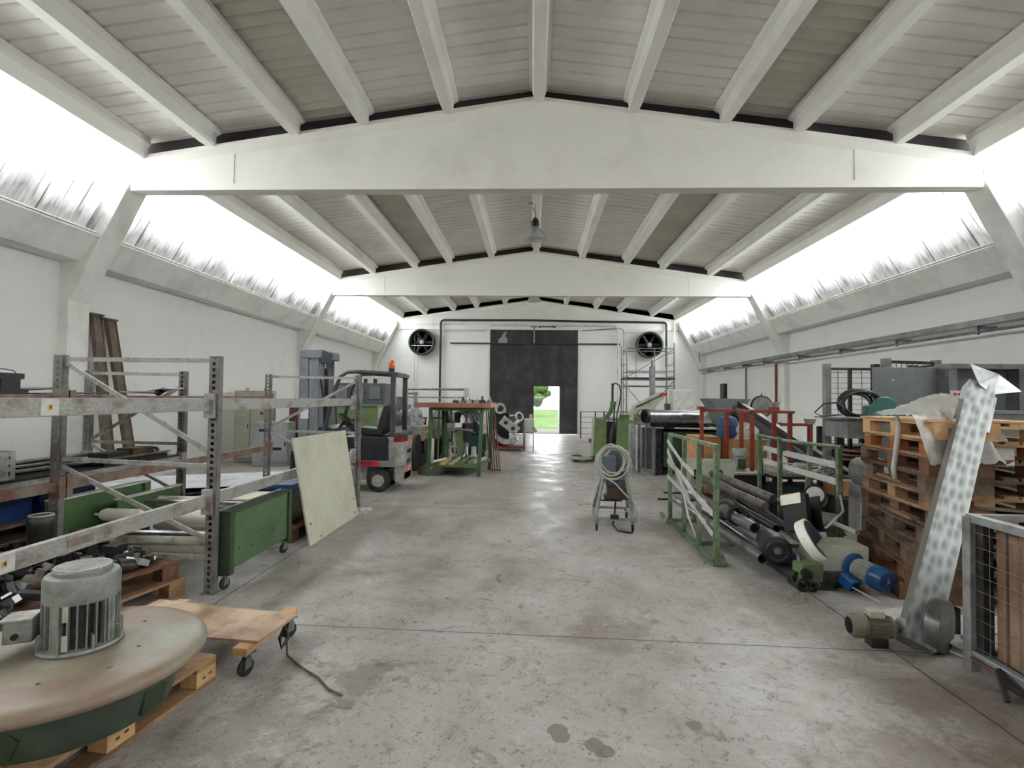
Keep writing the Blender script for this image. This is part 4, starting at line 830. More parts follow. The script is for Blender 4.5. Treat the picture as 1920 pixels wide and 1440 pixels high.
def gear_part(o, k, label, g=None):
    x, yy, z = o; mm = (CAST, STEELD, MOTORG, BEIGE)[k % 4]; t = thing('machine_part', o, label, 'machine part', g, rz=.7*k)
    MB().box((0, 0, .06), (.16+.04*(k % 3), .14, .12)).build('block', mm, t, bev=.006); MB().lathe([(.06, 0), (.07, .03), (.045, .06), (.04, .16+.05*(k % 2)), (.001, .17+.05*(k % 2))], (0, 0, .12), n=14).build('spindle', (STEEL, CAST, STEELD)[k % 3], t); return t
g = 'parts on the bench behind the forklift'
for k in range(4): gear_part((-3.72+.21*k, 14.35, 1.06), k, 'first second third fourth'.split()[k]+' spindle block from the wall on the crowded bench behind the forklift tail', g)
q = MB(); q.bb(-3.78, -3.6, 14.6, 14.75, 1.06, 1.62); q.bb(-3.3, -3.2, 14.6, 14.7, 1.06, 1.75); q.bb(-3.45, -3.2, 14.6, 14.66, 1.68, 1.74)
solo(q, 'drill_stand', MOTORG, 'grey drill stand uprights at the rear of the crowded bench', 'machine')
# wrapped bundle on pallets, barrel, boxes: between forklift and green table
pallet((-3.0, 12.9, .62), 0, 'pale pallet under the film wrapped bundle behind the green table', WOODL); pallet((-3.0, 12.9, .765), R(3), 'upper pale pallet directly below the film wrapped bundle', WOODL)
solo(MB().bb(-3.4, -2.55, 12.4, 13.4, .3, .62).bb(-3.35, -2.6, 12.45, 13.35, 0, .3), 'plinth_machine', STEELD, 'dark squat machine under the pallets and film wrapped bundle', 'machine')
def crumple(c, r, sc_, seed, fold=.18, n=28, m_=14):
    rr = random.Random(seed); ph = [(rr.uniform(2, 6), rr.uniform(1, 5), rr.uniform(0, 6)) for _ in range(5)]; vs = []
    for j in range(m_+1):
        th = math.pi*.5*j/m_
        for k in range(n):
            a = 2*math.pi*k/n; d = 1+fold*sum(math.sin(f1*a*1.0+f2*th*2+p) for f1, f2, p in ph)/2.5+rr.uniform(-.05, .05)
            vs.append((c[0]+r*sc_[0]*d*math.sin(th)*math.cos(a), c[1]+r*sc_[1]*d*math.sin(th)*math.sin(a), c[2]+max(0, r*sc_[2]*(math.cos(th))*d)))
    return vs, [(j*n+k, j*n+(k+1) % n, (j+1)*n+(k+1) % n, (j+1)*n+k) for j in range(m_) for k in range(n)]
v, f = crumple((-3.0, 12.85, .912), .45, (.75, 1.1, 1.0), 5); FOIL = mat('grey_plastic_sheeting', '#a9adb0', .3, dirt='#6d7072', amt=.4, scale=5, bump=.6, bscale=12)
solo(MB().add(v, f), 'wrapped_bundle', FOIL, 'crumpled grey plastic wrapped bundle on the pale pallets', 'bundle')
t = thing('rope_drum', (-2.62, 11.3, .0), 'big grey flanged drum lying on its side beside the forklift tail', 'drum'); O = (-2.62, 11.3, 0)
MB(O).cyl((-3.0, 11.3, .42), (-2.45, 11.3, .42), .24, 26).build('barrel', STEELD, t); MB(O).cyl((-2.5, 11.3, .42), (-2.44, 11.3, .42), .40, 32).build('flange', STEELD, t); MB(O).cyl((-3.04, 11.3, .42), (-3.0, 11.3, .42), .38, 32).build('flange', STEEL, t)
MB(O).bb(-3.05, -2.4, 11.1, 11.5, .0, .06).build('wooden_chock', WOODL, t)
solo(MB().bb(-3.25, -2.5, 11.9, 12.3, .62, .95).bb(-3.2, -2.6, 11.95, 12.25, 0, .62), 'steel_box', CAST, 'pale grey steel box above the big flanged drum', 'box')

# ------------------------------------------------------------------ green frame table with the orange-brown board
O = (-1.6, 11.4, 0)
t = thing('frame_table', O, 'tall green steel frame table with a low shelf, standing past the forklift', 'frame table')
for (x, yy, xt) in ((-2.14, 10.9, -2.10), (-1.10, 10.9, -1.05), (-2.02, 12.1, -2.0), (-.98, 12.1, -.95)):
    MB(O).bar((x, yy, 0), (xt, yy, 1.40), .075, .06).build('leg', GREEN, t, bev=.004)
for yy in (10.9, 12.1): MB(O).bar((-2.12, yy, 1.37), (-1.03, yy, 1.37), .05, .06).build('top_bar', GREEN, t); MB(O).bar((-2.12, yy, .22), (-1.08, yy, .22), .04, .07).build('low_bar', GREENL, t)
for xa, xb in ((-2.12, -2.0), (-1.08, -.96)): MB(O).bar((xa, 10.9, .22), (xb, 12.1, .22), .04, .07).build('side_bar', GREEN, t); MB(O).bar((xa, 10.9, 1.37), (xb, 12.1, 1.37), .04, .06).build('side_bar', GREEN, t)
MB(O).bar((-2.14, 10.9, .03), (-1.95, 10.9, .22), .03, .04).build('foot_gusset', GREEN, t)
MB(O).bb(-2.1, -1.08, 10.95, 12.1, .245, .255).build('low_shelf', GREEND, t)
solo(MB().bb(-2.40, -.85, 10.70, 12.3, 1.405, 1.50), 'thick_board', ORANGEB, 'thick orange brown board lying across the top of the green frame', 'board', bev=.006)
g = 'green rods bundled upright in the frame'
for k in range(6): solo(MB().bar((-2.02+.07*(k % 3)+.02*k, 11.3+.12*k, .255), (-2.0+.07*(k % 3), 11.3+.14*k, 1.37), .035, .03), 'green_rod', (GREEN, GREEND)[k % 2], 'first second third fourth fifth sixth'.split()[k]+' green flat bar standing upright inside the frame by its forklift side leg', 'bar', g)
for k, (x, rz, ln_, mm) in enumerate(((-2.02, -.45, .62, CREAM), (-1.82, .06, .75, WOODL), (-1.64, .1, .7, BEIGE), (-1.47, .12, .7, GREENL), (-1.30, .22, .7, GREENL), (-1.17, .35, .6, BEIGE))):
    nm_ = ('cream tube', 'wooden slat', 'pale beige angle iron', 'broad pale green angle iron', 'second pale green angle iron', 'short beige angle iron')[k]
    if k == 0: q = MB().cyl((-2.05, 10.93, .285), (-1.86, 11.5, .285), .03, 12)
    else: q = MB().box((x, 11.22, .268), (.12, ln_, .02), rz=-rz, rx=R(4)); q.box((x+.055, 11.22, .30), (.014, ln_, .07), rz=-rz, rx=R(4))
    solo(q, ('cream_tube', 'timber_strip', 'angle_iron', 'angle_iron', 'angle_iron', 'angle_iron')[k], mm, nm_+' lying on the low shelf of the green frame', 'steel section', 'angle irons on the low shelf')
t = thing('pedestal_machine', (-1.58, 11.55, .256), 'pale green column with cross plate and foot arms standing inside the frame', 'machine stand')
MB().box((0, 0, .33), (.12, .12, .62)).build('column', GREENL, t, bev=.004); q = MB(); q.box((-.14, 0, .66), (.26, .30, .02), ry=R(-10)); q.box((.14, 0, .66), (.26, .30, .02), ry=R(10)); q.build('cross_plate', BEIGE, t)
for s_ in (-1, 1): MB().box((s_*.18, -.05, .03), (.34, .07, .05)).build('foot_arm', GREENL, t)
t = thing('bearing_bracket', (-1.72, 11.7, .256), 'white cast bracket with a big round eye beside the pale column', 'casting'); O2 = (0, 0, 0)
MB().pipe((0, -.05, .19), (0, .05, .19), .12, .085, 26).build('eye', WHITEP, t); MB().bar((0, 0, .3), (.02, 0, .55), .06, .05).build('arm', WHITEP, t); MB().box((.02, 0, .56), (.12, .1, .08)).build('head', WHITEP, t); MB().box((0, 0, .035), (.2, .12, .07)).build('foot', WHITEP, t)
g = 'parts crowding behind the pale column'
for k, (x, yy, z, mm, lab) in enumerate(((-1.78, 11.55, .94, BEIGE, 'beige block on the cross plate of the pale column'), (-1.42, 11.55, .94, CAST, 'silver block with spindle on the cross plate of the pale column'))):
    gear_part((x, yy, z+.0), k, lab, g)
g = 'small parts on the orange brown board'
for k in range(6): gear_part((-1.62+.14*k, 11.1+.1*(k % 2), 1.50), k+1, 'first second third fourth fifth sixth'.split()[k]+' small casting from the forklift side on the orange brown board', g).scale = (.55, .55, .45)
solo(MB().prism([(-1.45, 1.50), (-1.05, 1.50), (-1.12, 1.56), (-1.38, 1.57)], 'y', 11.2, 11.6), 'cloth_pad', WOODG, 'folded pale cloth on the orange brown board', 'cloth')
# things behind the table
t, O = cabinet('rounded_hood', -2.6, -2.1, 13.7, 14.2, .55, 1.1, MOTORG, 'grey rounded machine hood standing behind the green frame', 'machine hood', 1)
MB(O).lathe([(.25, 0), (.25, .5)], (-2.35, 13.7, 1.1), (0, 1, 0), 28).build('rounded_top', MOTORG, t); MB(O).bb(-2.55, -2.15, 13.75, 14.15, 0, .55).build('stand', STEELD, t)
t, O = cabinet('white_panel_box', -1.75, -1.2, 14.6, 15.0, 0, 1.45, WHITEP, 'white cabinet glimpsed under the orange brown board', 'cabinet', 1)
t, O = cabinet('teal_motor_unit', -1.55, -1.1, 12.55, 13.0, .35, .75, mat('dark_teal', '#2c4a47', .5), 'dark teal motor unit behind the pale column', 'machine', 1)
MB(O).bb(-1.5, -1.15, 12.6, 12.95, 0, .35).build('stand', STEELD, t)
for k, (x, z) in enumerate(((-1.45, .85), (-1.28, .84), (-1.36, .97))): MB(O).cyl((x, 12.5, z), (x, 12.9, z), .085, 16).build('motor_coil', mat('dark_blue_grey', '#2f3a4a', .4), t)
t = thing('hose_bundle', (-2.0, 14.3, 0), 'dark green ribbed hose bundle hanging behind the table', 'hoses')
q = MB()
for k in range(5): q.tube(arc((.07*k, .05*k, 1.0), .22+.02*k, -1.2, 3.4, 12, 'y'), .03, 7)
q.build('hose', mat('dark_green_hose', '#24382c', .5), t); MB().box((.1, .1, .4), (.4, .4, .8)).build('crate', STEELD, t)
g = 'machine castings piled behind the green frame'
for k in range(9): gear_part((-2.05+.17*(k % 5), 12.35+.35*(k//5), 0), k, 'first second third fourth fifth sixth seventh eighth ninth'.split()[k]+' casting on the floor behind the green frame, counted from the forklift side', g).scale = (1.5, 1.5, 1.7)
# six dark rods leaning on the table
g = 'dark rods leaning on the green frame'
for k in range(5): q = MB().tube([(-.96+.06*k, 11.95-.03*k, .02), (-1.0+.045*k-.08, 12.28, 1.33)], .014, 6); q.box((-.96+.06*k, 11.95-.03*k, .012), (.05, .05, .02)); solo(q, 'leaning_rod', STEELD if k % 2 else REDP, 'first second third fourth fifth'.split()[k]+' thin rod leaning against the aisle side of the green frame', 'rod', g)
t = thing('round_plate', (-1.05, 13.3, 0), 'dusty round metal plate low behind the leaning rods', 'plate'); MB().cyl((0, 0, .14), (0, -.06, .14), .14, 26).build('disc', BEIGE, t); MB().cyl((0, -.06, .14), (0, -.07, .14), .02, 12).build('centre_hole', BLACK, t)

# ------------------------------------------------------------------ heap of ducts and flanges by the big door
O = (-.65, 16.6, 0)
pal3 = thing('stillage', O, 'low rust red stillage holding silver ducts near the big door', 'stillage')
MB(O).bb(-1.22, -.25, 16.3, 17.1, .08, .14).build('deck', REDP, pal3)
for x in (-1.2, -.27):
    for yy in (16.34, 17.06): MB(O).bb(x-.03, x+.03, yy-.03, yy+.03, 0, .85).build('post', REDP if yy > 17 else GALV, pal3)
def flanged(o, a, b, r, label, m=CAST):
    t = thing('flanged_duct', o, label, 'duct', 'silver ducts by the big door'); a, b = Vector(a), Vector(b); d = (b-a).normalized()
    MB().pipe(a, b, r*.75, r*.68, 24).build('tube', m, t); MB().pipe(a, a+d*.03, r, r*.66, 28).build('flange', m, t); MB().pipe(b-d*.03, b, r, r*.66, 28).build('flange', m, t); return t
solo(MB().bb(-1.15, -.75, 16.6, 17.0, .14, 1.15), 'black_cabinet', BLACK, 'black box behind the silver ducts by the big door', 'box')
flanged((-1.02, 16.4, 1.30), (0, 0, 0), (.0, .45, -.06), .17, 'topmost silver flanged duct of the heap by the big door')
flanged((-.42, 16.5, 1.05), (0, 0, 0), (-.25, .35, -.1), .15, 'second silver duct with round mouth, lower towards the open wicket')
t = thing('perforated_plate', (-.78, 16.25, .7), 'pale plate with two round holes leaning on the duct heap', 'plate'); t.rotation_euler = (0, R(38), 0)
q = MB(); q.box((0, 0, .1), (.62, .03, .30)); q.build('plate', CAST, t, bev=.003)
for x in (-.14, .14): MB().cyl((x, -.018, .1), (x, .018, .1), .062, 22).build('round_hole', BLACK, t)
t = thing('curved_duct', (-.78, 16.35, .14), 'big silver scoop shaped duct curve at the bottom of the heap', 'duct')
q = MB(); pts = arc((0, 0, .50), .46, math.pi, 2*math.pi*.88, 14, 'y'); pr = [(p.x, p.z) for p in pts]; pr2 = [(p.x*.8, .50+(p.z-.50)*.62) for p in pts][::-1]; q.prism([(a_, b_) for a_, b_ in pr+pr2], 'y', -.05, .35); q.build('scoop', CAST, t)
MB().tube(arc((0, -.06, .50), .44, math.pi, 2*math.pi*.88, 14, 'y'), .018, 7).build('rolled_edge', STEEL, t)
t = thing('pump_head', (-.55, 16.3, .62), 'small white elbow pump head on the silver scoop', 'pump'); MB().tube([(0, 0, 0), (0, 0, .16), (.05, 0, .26), (.14, 0, .30)], .055, 10).build('elbow', WHITEP, t); MB().cyl((0, 0, -.02), (0, 0, .02), .09, 16).build('foot_flange', WHITEP, t)
t = thing('filter_unit', (-.12, 16.6, 0), 'cream ribbed unit on yellowish legs beside the duct heap, next to the wicket', 'machine')
MB().box((0, 0, .78), (.30, .35, .42)).build('ribbed_body', WHITEP, t, bev=.01)
for x in (-.13, .13):
    for yy in (-.14, .14): MB().box((x, yy, .28), (.035, .035, .56)).build('leg', BEIGE, t)
q = MB()
for k in range(5): q.box((-.12+.06*k, -.178, .78), (.02, .012, .38))
q.build('ribs', BEIGE, t); MB().cyl((.12, -.2, .75), (.22, -.26, .6), .04, 12).build('spout', CAST, t); MB().cyl((.05, 0, 1.0), (.05, 0, 1.12), .05, 12).build('neck', CAST, t)
solo(MB().bb(-2.0, -1.3, 15.0, 15.6, 0, .25), 'low_crate', STEELD, 'low dark crate on the floor between the green frame and the duct heap', 'crate')
# hand rail pipes on the far wall
for z in (1.62, 1.98): solo(MB().tube([(-5.6, 23.4, z), (-3.0, 23.4, z)], .05 if z > 1.8 else .03, 8), 'wall_rail', GALV, 'level grey bar before the far wall above the orange brown board, '+('upper' if z > 1.8 else 'lower')+' of two', 'bar', 'level bars before the far wall')
q = MB(); q.bb(-3.05, -2.85, 23.3, 23.5, 0, 2.05); solo(q, 'rail_post', BEIGE, 'pale post holding the level bars by the far wall', 'post'); solo(MB().bb(-5.7, -5.55, 23.3, 23.5, 0, 2.05), 'rail_post', BEIGE, 'hidden side post of the level bars near the forklift roof', 'post')

# ------------------------------------------------------------------ cable coil trolley in the aisle
t = thing('coil_trolley', (1.03, 6.95, 0), 'small A-frame trolley on castors carrying a coil of pale cable in the aisle', 'trolley', rz=R(-4))
AF = mat('trolley_grey_green', '#8b948c', .5, dirt='#646c64', amt=.4, scale=7)
for y_ in (-.36, .36):
    for s_ in (-1, 1): MB().bar((s_*.235, y_, .13), (s_*.13, y_*.2-.1, .62 if s_ < 0 else .78), .035, .035).build('frame_leg', AF, t)
    MB().bar((-.24, y_, .145), (.24, y_, .145), .04, .03).build('cross_bar', AF, t)
for s_ in (-1, 1): MB().bar((s_*.235, -.36, .14), (s_*.235, .36, .14), .05, .03).build('side_bar', AF, t)
MB().bar((-.16, -.1, .60), (.14, -.1, .60), .03, .03).build('handle_bar', AF, t)
for x in (-.215, .215):
    for y_ in (-.36, .36): caster(t, (x, y_, 0), .045, R(90), h=.13)
q = MB(); q.prism([(-.09, .50), (.19, .50), (.17, .92), (.10, 1.0), (-.02, .96), (-.10, .86)], 'y', -.06, .22); q.build('motor_housing', mat('slate_housing', '#5d646b', .5, dirt='#44494e', amt=.35, scale=4), t, bev=.012)
q = MB(); q.box((-.06, -.12, .78), (.17, .14, .22)); q.build('control_box', mat('control_box_grey', '#5b6670', .45), t, bev=.008)
q = MB(); q.box((.06, -.02, .42), (.27, .24, .16)); q.box((-.06, -.02, .36), (.10, .2, .06)); q.build('pump_block', mat('brown_oily_block', '#4d3b30', .5, dirt='#2c2320', amt=.4, scale=6), t, bev=.01)
MB().box((-.02, -.1, .325), (.26, .06, .012)).build('drip_plate', STEELD, t); MB().box((.0, -.36, .175), (.10, .06, .05)).build('junction_box', BLACK, t)
MB().tube([(-.02, .1, .95), (-.02, .1, 1.12), (.02, .12, 1.30), (.03, .12, 1.52)], .012, 6).build('mast_rod', STEELD, t)
MB().tube([(.04, -.05, .34), (.02, -.2, .28), (0, -.34, .19), (-.02, -.38, .08), (.04, -.42, .02), (.16, -.44, .012), (.21, -.44, .012)], .012, 6).build('black_hose', RUBBER, t)
t2 = thing('cable_coil', (1.0, 6.72, .84), 'loosely wound coil of pale grey cable hung on the aisle trolley', 'cable coil')
for k, (rx, rz_, cx, cz) in enumerate(((.17, .18, -.02, 0), (.20, .21, .0, -.02), (.15, .20, -.03, .01), (.18, .17, .02, .02), (.21, .19, -.01, -.03), (.16, .15, -.01, -.01))):
    q = MB(); pts = [(cx+rx*math.cos(a)+.01*math.sin(3*a+k), -.03+.012*k+.01*math.cos(2*a), cz+rz_*math.sin(a)) for a in [2*math.pi*i/26 for i in range(26)]]; q.tube(pts, .0085, 6, True); q.build('cable_turn', CABLE, t2)
MB().tube([(-.19, 0, -.15), (-.10, -.03, -.20), (.02, -.05, -.27), (.16, -.06, -.42), (.24, -.06, -.50), (.30, -.05, -.62), (.29, -.05, -.76)], .010, 6).build('loose_end', CABLE, t2)
MB().tube([(-.15, 0, .10), (-.22, 0, -.02), (-.20, 0, -.20), (-.05, -.02, -.22)], .008, 6).build('loose_loop', CABLE, t2)
MB().tube([(-.05, -.02, -.22), (-.16, -.03, -.22), (-.24, -.04, -.36), (-.27, -.04, -.62)], .006, 5).build('loose_end', CABLE, t2)
MB().tube([(.05, 0, .19), (.18, .0, .12), (.24, 0, -.05), (.20, 0, -.28)], .008, 6).build('loose_loop', CABLE, t2)

# ------------------------------------------------------------------ green hydraulic machine by the aisle
O = (2.2, 14.7, 0)
t = thing('hydraulic_machine', O, 'olive green two box hydraulic machine with levers and hoses on top', 'machine')
q = MB(O); q.prism([(1.62, .02), (1.98, .02), (1.98, 1.08), (1.66, 1.10)], 'y', 14.5, 15.1); q.build('tank', GREENL, t, bev=.01)
q = MB(O); q.prism([(2.22, .05), (2.74, .05), (2.72, 1.05), (2.48, 1.08), (2.28, 1.05)], 'y', 14.5, 15.2); q.build('cover', GREENL, t, bev=.01)
q = MB(O); q.bb(1.98, 2.24, 14.7, 15.1, .02, 1.0); q.build('inner_frame', BLACK, t); MB(O).bb(1.9, 2.42, 14.45, 15.0, 1.05, 1.09).build('top_bridge', GREEN, t)
MB(O).bb(2.70, 3.05, 14.6, 15.1, .02, .9).build('pale_side_plate', WHITEP, t)
q = MB(O); q.tube([(1.98, 14.7, 1.1), (2.1, 14.7, 1.25), (2.16, 14.7, 1.45)], .06, 8); q.box((2.18, 14.7, 1.5), (.16, .14, .12)); q.build('valve_block', GREEN, t, bev=.01)
MB(O).bb(2.13, 2.19, 14.66, 14.72, 1.5, 2.05).build('lever', STEELD, t)
MB(O).tube([(2.17, 14.7, 2.0), (2.24, 14.68, 2.06), (2.34, 14.66, 2.0), (2.38, 14.64, 1.8), (2.34, 14.6, 1.5), (2.26, 14.55, 1.2)], .018, 7).build('black_hose', RUBBER, t)
MB(O).tube([(2.26, 14.5, 1.2), (2.22, 14.4, .9), (2.12, 14.35, .7), (2.1, 14.4, .4)], .016, 7).build('black_hose', RUBBER, t)
q = MB(O); q.cyl((2.5, 14.8, 1.07), (2.5, 14.8, 1.2), .14, 18); q.build('filler_cap', GREEN, t)
MB(O).cyl((2.75, 14.8, 1.13), (3.1, 14.8, 1.13), .09, 16).build('green_motor', GREENL, t); MB(O).torus((2.95, 14.7, 1.24), .10, .012, (0, 1, 0), 18, 6).build('hand_wheel', STEELD, t)
t = thing('foot_pedal', (1.3, 13.9, 0), 'low green foot pedal unit with a tangle of cable before the hydraulic machine', 'pedal', rz=.1)
q = MB(); q.prism([(-.28, .02), (.3, .02), (.3, .14), (.1, .10), (-.1, .17), (-.28, .16)], 'y', -.12, .12); q.build('pedal_body', GREEND, t, bev=.01)
q = MB()
for k in range(5): q.tube([(-.2+.03*k+(.16+.02*k)*math.cos(a)*1.2, -.22+.1*math.sin(a), .05+.05*math.sin(a*.5)+.012*k) for a in [math.pi*2*i/14 for i in range(14)]], .009, 5, True)
q.build('cable_tangle', CABLE, t); MB().cyl((-.2, -.15, .02), (-.2, -.15, .14), .07, 14).build('roller', STEELD, t)
# barred crate and things by the far wall
O = (2.4, 22.0, 0); t = thing('barred_crate', O, 'dark barred steel frame standing by the far wall next to the big door', 'steel frame')
for x in (1.95, 2.55, 2.9, 3.1, 3.3, 3.9, 4.5): MB(O).bar((x, 22, 0), (x, 22, 1.12), .05).build('upright', STEELD, t)
for z in (1.10, .88, .66, .44, .2): MB(O).bar((1.95, 22.01, z), (4.5, 22.01, z), .025).build('rail', STEELD if z > 1 else GALV, t)
pallet((2.6, 19.7, 0), R(12), 'reddish pallet under the pale sheet near the big door', WOODR); solo(MB().box((2.62, 19.7, .20), (.9, 1.1, .03), rz=R(12), ry=R(6), rx=R(4)), 'pale_sheet', WHITEP, 'pale bent sheet lying on the reddish pallet near the big door', 'sheet')
solo(MB().bb(2.42, 2.46, 19.3, 19.35, .2, .95), 'thin_stand', STEELD, 'thin dark stand by the pale sheet', 'stand')
q = MB(); q.prism([(2.35, 0), (2.72, 0), (2.62, 1.02), (2.58, 1.02)], 'y', 17.3, 17.4); solo(q, 'white_board', WHITEP, 'white triangular board leaning beside the green tank', 'board')

# ------------------------------------------------------------------ scaffold tower
O = (4.1, 19.3, 0); t = thing('scaffold_tower', O, 'galvanised scaffold tower with a platform before the second wall fan', 'scaffold')
for x in (3.27, 4.93):
    for yy in (18.9, 20.0): MB(O).cyl((x, yy, 0), (x, yy, 3.62), .026, 10).build('standard', GALV, t)
for yy in (18.9, 20.0):
    for z in (3.42, 2.62, 2.1, 1.0, .4): MB(O).cyl((3.27, yy, z), (4.93, yy, z), .018, 8).build('ledger', GALV, t)
for x in (3.27, 4.93):
    for k in range(8): MB(O).cyl((x, 18.9, .35+.42*k), (x, 20.0, .35+.42*k), .014, 6).build('rung', GALV, t)
MB(O).bb(3.25, 4.95, 18.85, 20.05, 2.33, 2.40).build('platform', STEELD, t)
for a, b in (((3.27, 18.9, 2.4), (4.93, 18.9, 3.4)), ((3.27, 18.9, .4), (4.93, 18.9, 2.3)), ((4.93, 20.0, .4), (3.27, 20.0, 2.3))): MB(O).cyl(a, b, .014, 6).build('brace', GALV, t)
for x in (3.6, 4.25): MB(O).cyl((x, 18.9, 2.4), (x, 18.9, 3.45), .012, 6).build('guard_bar', GALV, t)
solo(MB().bb(3.93, 4.09, 18.1, 18.3, 0, 2.75).bb(3.99, 4.03, 18.1, 18.3, 2.75, 2.95), 'i_post', GALV, 'pale steel post with a small top plate standing in front of the scaffold', 'post')
t, O = cabinet('white_fridge_box', 4.45, 5.15, 17.2, 17.7, 0, 1.95, WHITEP, 'white upright cabinet at the foot of the scaffold tower', 'cabinet', 1)
solo(MB().bb(4.32, 4.42, 17.5, 17.8, .9, 1.5), 'reddish_sheet', WOODR, 'small reddish panel between scaffold post and white cabinet', 'panel')
solo(MB().bb(4.30, 4.44, 17.45, 17.85, 0, .9), 'panel_plinth', STEELD, 'dark plinth under the small reddish panel', 'plinth')
t = thing('beige_machine', (4.2, 15.2, 0), 'grey green folded machine hood with an open ladder like top by the scaffold', 'machine')
MB().box((-1.15, .3, .55), (.5, .6, 1.1)).build('base', MOTORG, t); q = MB(); q.prism([(-1.5, 1.1), (-1.0, 1.1), (-.45, 1.75), (-.62, 1.82), (-1.3, 1.45)], 'y', 0, .5); q.build('chute', BEIGE, t, bev=.01)
MB().box((-.52, -.02, 1.78), (.16, .06, .07)).build('red_switch', REDB, t); MB().bar((-1.3, -.03, 1.4), (-.5, -.03, 1.8), .03).build('edge_bar', STEELD, t)

# ------------------------------------------------------------------ big pipe on a mesh crate, green bin
O = (2.95, 11.7, 0)
t = thing('wire_crate', O, 'tall galvanised wire mesh crate filled with scrap under the big steel pipe', 'crate')
MG = GALV
for x, yy in ((2.36, 12.0), (2.56, 11.45), (3.1, 12.0)): MB(O).bb(x-.03, x+.03, yy-.03, yy+.03, 0, 1.16).build('corner_post', MG, t)
for z in (.1, 1.1): MB(O).bar((2.36, 12.0, z), (2.56, 11.45, z), .04).build('frame_bar', MG, t)
MB(O).bar((2.45, 11.7, .1), (2.45, 11.7, 1.1), .03).build('frame_bar', MG, t)
q = MB(O)
for k in range(1, 12): q.bar((2.36+.2*k/12, 12.0-.55*k/12, .1), (2.36+.2*k/12, 12.0-.55*k/12, 1.1), .005)
for k in range(1, 20): q.bar((2.36, 12.0, .1+.05*k), (2.56, 11.45, .1+.05*k), .005)
q.build('wire_mesh', MG, t); MB(O).prism([(2.42, 12.0), (2.6, 11.5), (2.75, 11.55), (2.75, 12.0)], 'z', .05, 1.0).build('scrap_fill', STEELD, t, label='dark mixed scrap filling')
solo(MB().bb(2.22, 2.36, 12.4, 12.5, 0, 1.05), 'steel_sheet', CAST, 'pale steel panel standing behind the wire crate, next to the hydraulic machine', 'panel')
t = thing('green_bin', (3.58, 12.1, 0), 'dark green steel bin standing under the big steel pipe', 'bin')
q = MB(); q.bb(-.78, .78, -.5, .5, .14, .98); q.build('body', GREEND, t, bev=.008)
for s_ in (-.7, .7): MB().bb(s_-.05, s_+.05, -.5, .5, .0, .14).build('skid', GREEND, t); MB().bb(-.8, .8, -.52, -.5, .12, .17).build('base_rail', GALV, t); MB().bb(-.80, .8, -.53, -.5, .94, .99).build('rim', GREEN, t)
q = MB(); q.tube([(-.7, -.2, 1.0), (-.4, -.3, 1.06), (-.1, -.1, 1.12), (.2, -.3, 1.05), (.5, -.1, 1.1)], .03, 7); q.tube([(-.6, .2, 1.02), (-.2, .1, 1.1), (.3, .2, 1.08), (.6, .1, 1.02)], .03, 7); q.build('loose_profiles', STEELD, t)
t = thing('steel_pipe', (2.3, 11.0, 1.27), 'wide bare steel pipe lying on the wire crate and green bin', 'pipe'); q = MB(); q.pipe((0, .1, 0), (1.35, .6, -.03), .14, .125, 32); q.build('tube', STEEL, t)
MB().pipe((-.01, .096, 0), (.04, .115, 0), .15, .125, 32).build('collar', STEELD, t)
MB().lathe([(.14, 0), (.16, .02), (.16, .2), (.12, .26), (.001, .27)], (1.33, .59, -.03), (1.3, .5, 0), 24).build('dark_end_cap', mat('dark_navy_cap', '#232c3c', .4), t)
solo(MB().pipe((2.5, 11.4, 1.09), (3.6, 11.75, 1.07), .055, .045, 16), 'steel_pipe', STEELD, 'thinner dark pipe under the wide bare one', 'pipe')
v, f = crumple((3.75, 11.5, 1.13), .3, (1.0, .6, .8), 11); solo(MB().add(v, f), 'plastic_film', FILM, 'crumpled clear film behind the dark pipe end', 'plastic film')
g = 'flat black bars on the floor'
for k, yy in enumerate((8.75, 9.35)): solo(MB().bar((2.02+.25*k, yy, .012), (2.9+.25*k, yy-.1+.05*k, .012), .05, .018), 'black_bar', BLACK, ('black flat bar on the floor, nearer the strapped green cage', 'black flat bar on the floor, nearer the green bin')[k], 'bar', g)

# ------------------------------------------------------------------ green cage with pipes and blue motor
O = (2.4, 6.3, 0)
t = thing('green_cage', O, 'open green pipe cage wound with clear strapping film, pipes pushing out of its near end', 'cage')
def cpost(x, yy, h=1.16, lean=(0, 0)):
    return MB(O).bar((x, yy, 0), (x+lean[0], yy+lean[1], h), .045, .045).build('post', CAGEG, t)
for yy in (5.30, 5.84, 6.40, 7.05): cpost(1.79, yy)
for yy, l in ((5.55, (0, 0)), (6.25, (.10, .05)), (6.85, (0, 0)), (7.45, (0, 0))): cpost(3.10, yy, 1.14, l)
MB(O).bar((1.79, 5.27, 1.16), (1.79, 7.08, 1.16), .04, .035).build('top_rail', CAGEG, t)
MB(O).tube([(3.10, 5.5, 1.15), (3.11, 6.2, 1.13), (3.12, 6.8, 1.12), (3.10, 7.5, 1.14)], .02, 8).build('top_rail', CAGEG, t)
for x in (1.79, 3.10): MB(O).bar((x, 5.25, .04), (x, 7.5, .04), .045, .04).build('bottom_rail', CAGEG, t)
for yy in (5.9, 7.0): MB(O).bar((1.79, yy, .06), (3.10, yy, .06), .06, .04).build('cross_rail', CAGEG, t)
MB(O).box((1.84, 5.32, .06), (.10, .10, .10), rz=.2, top=.4).build('foot_gusset', CAGEG, t)
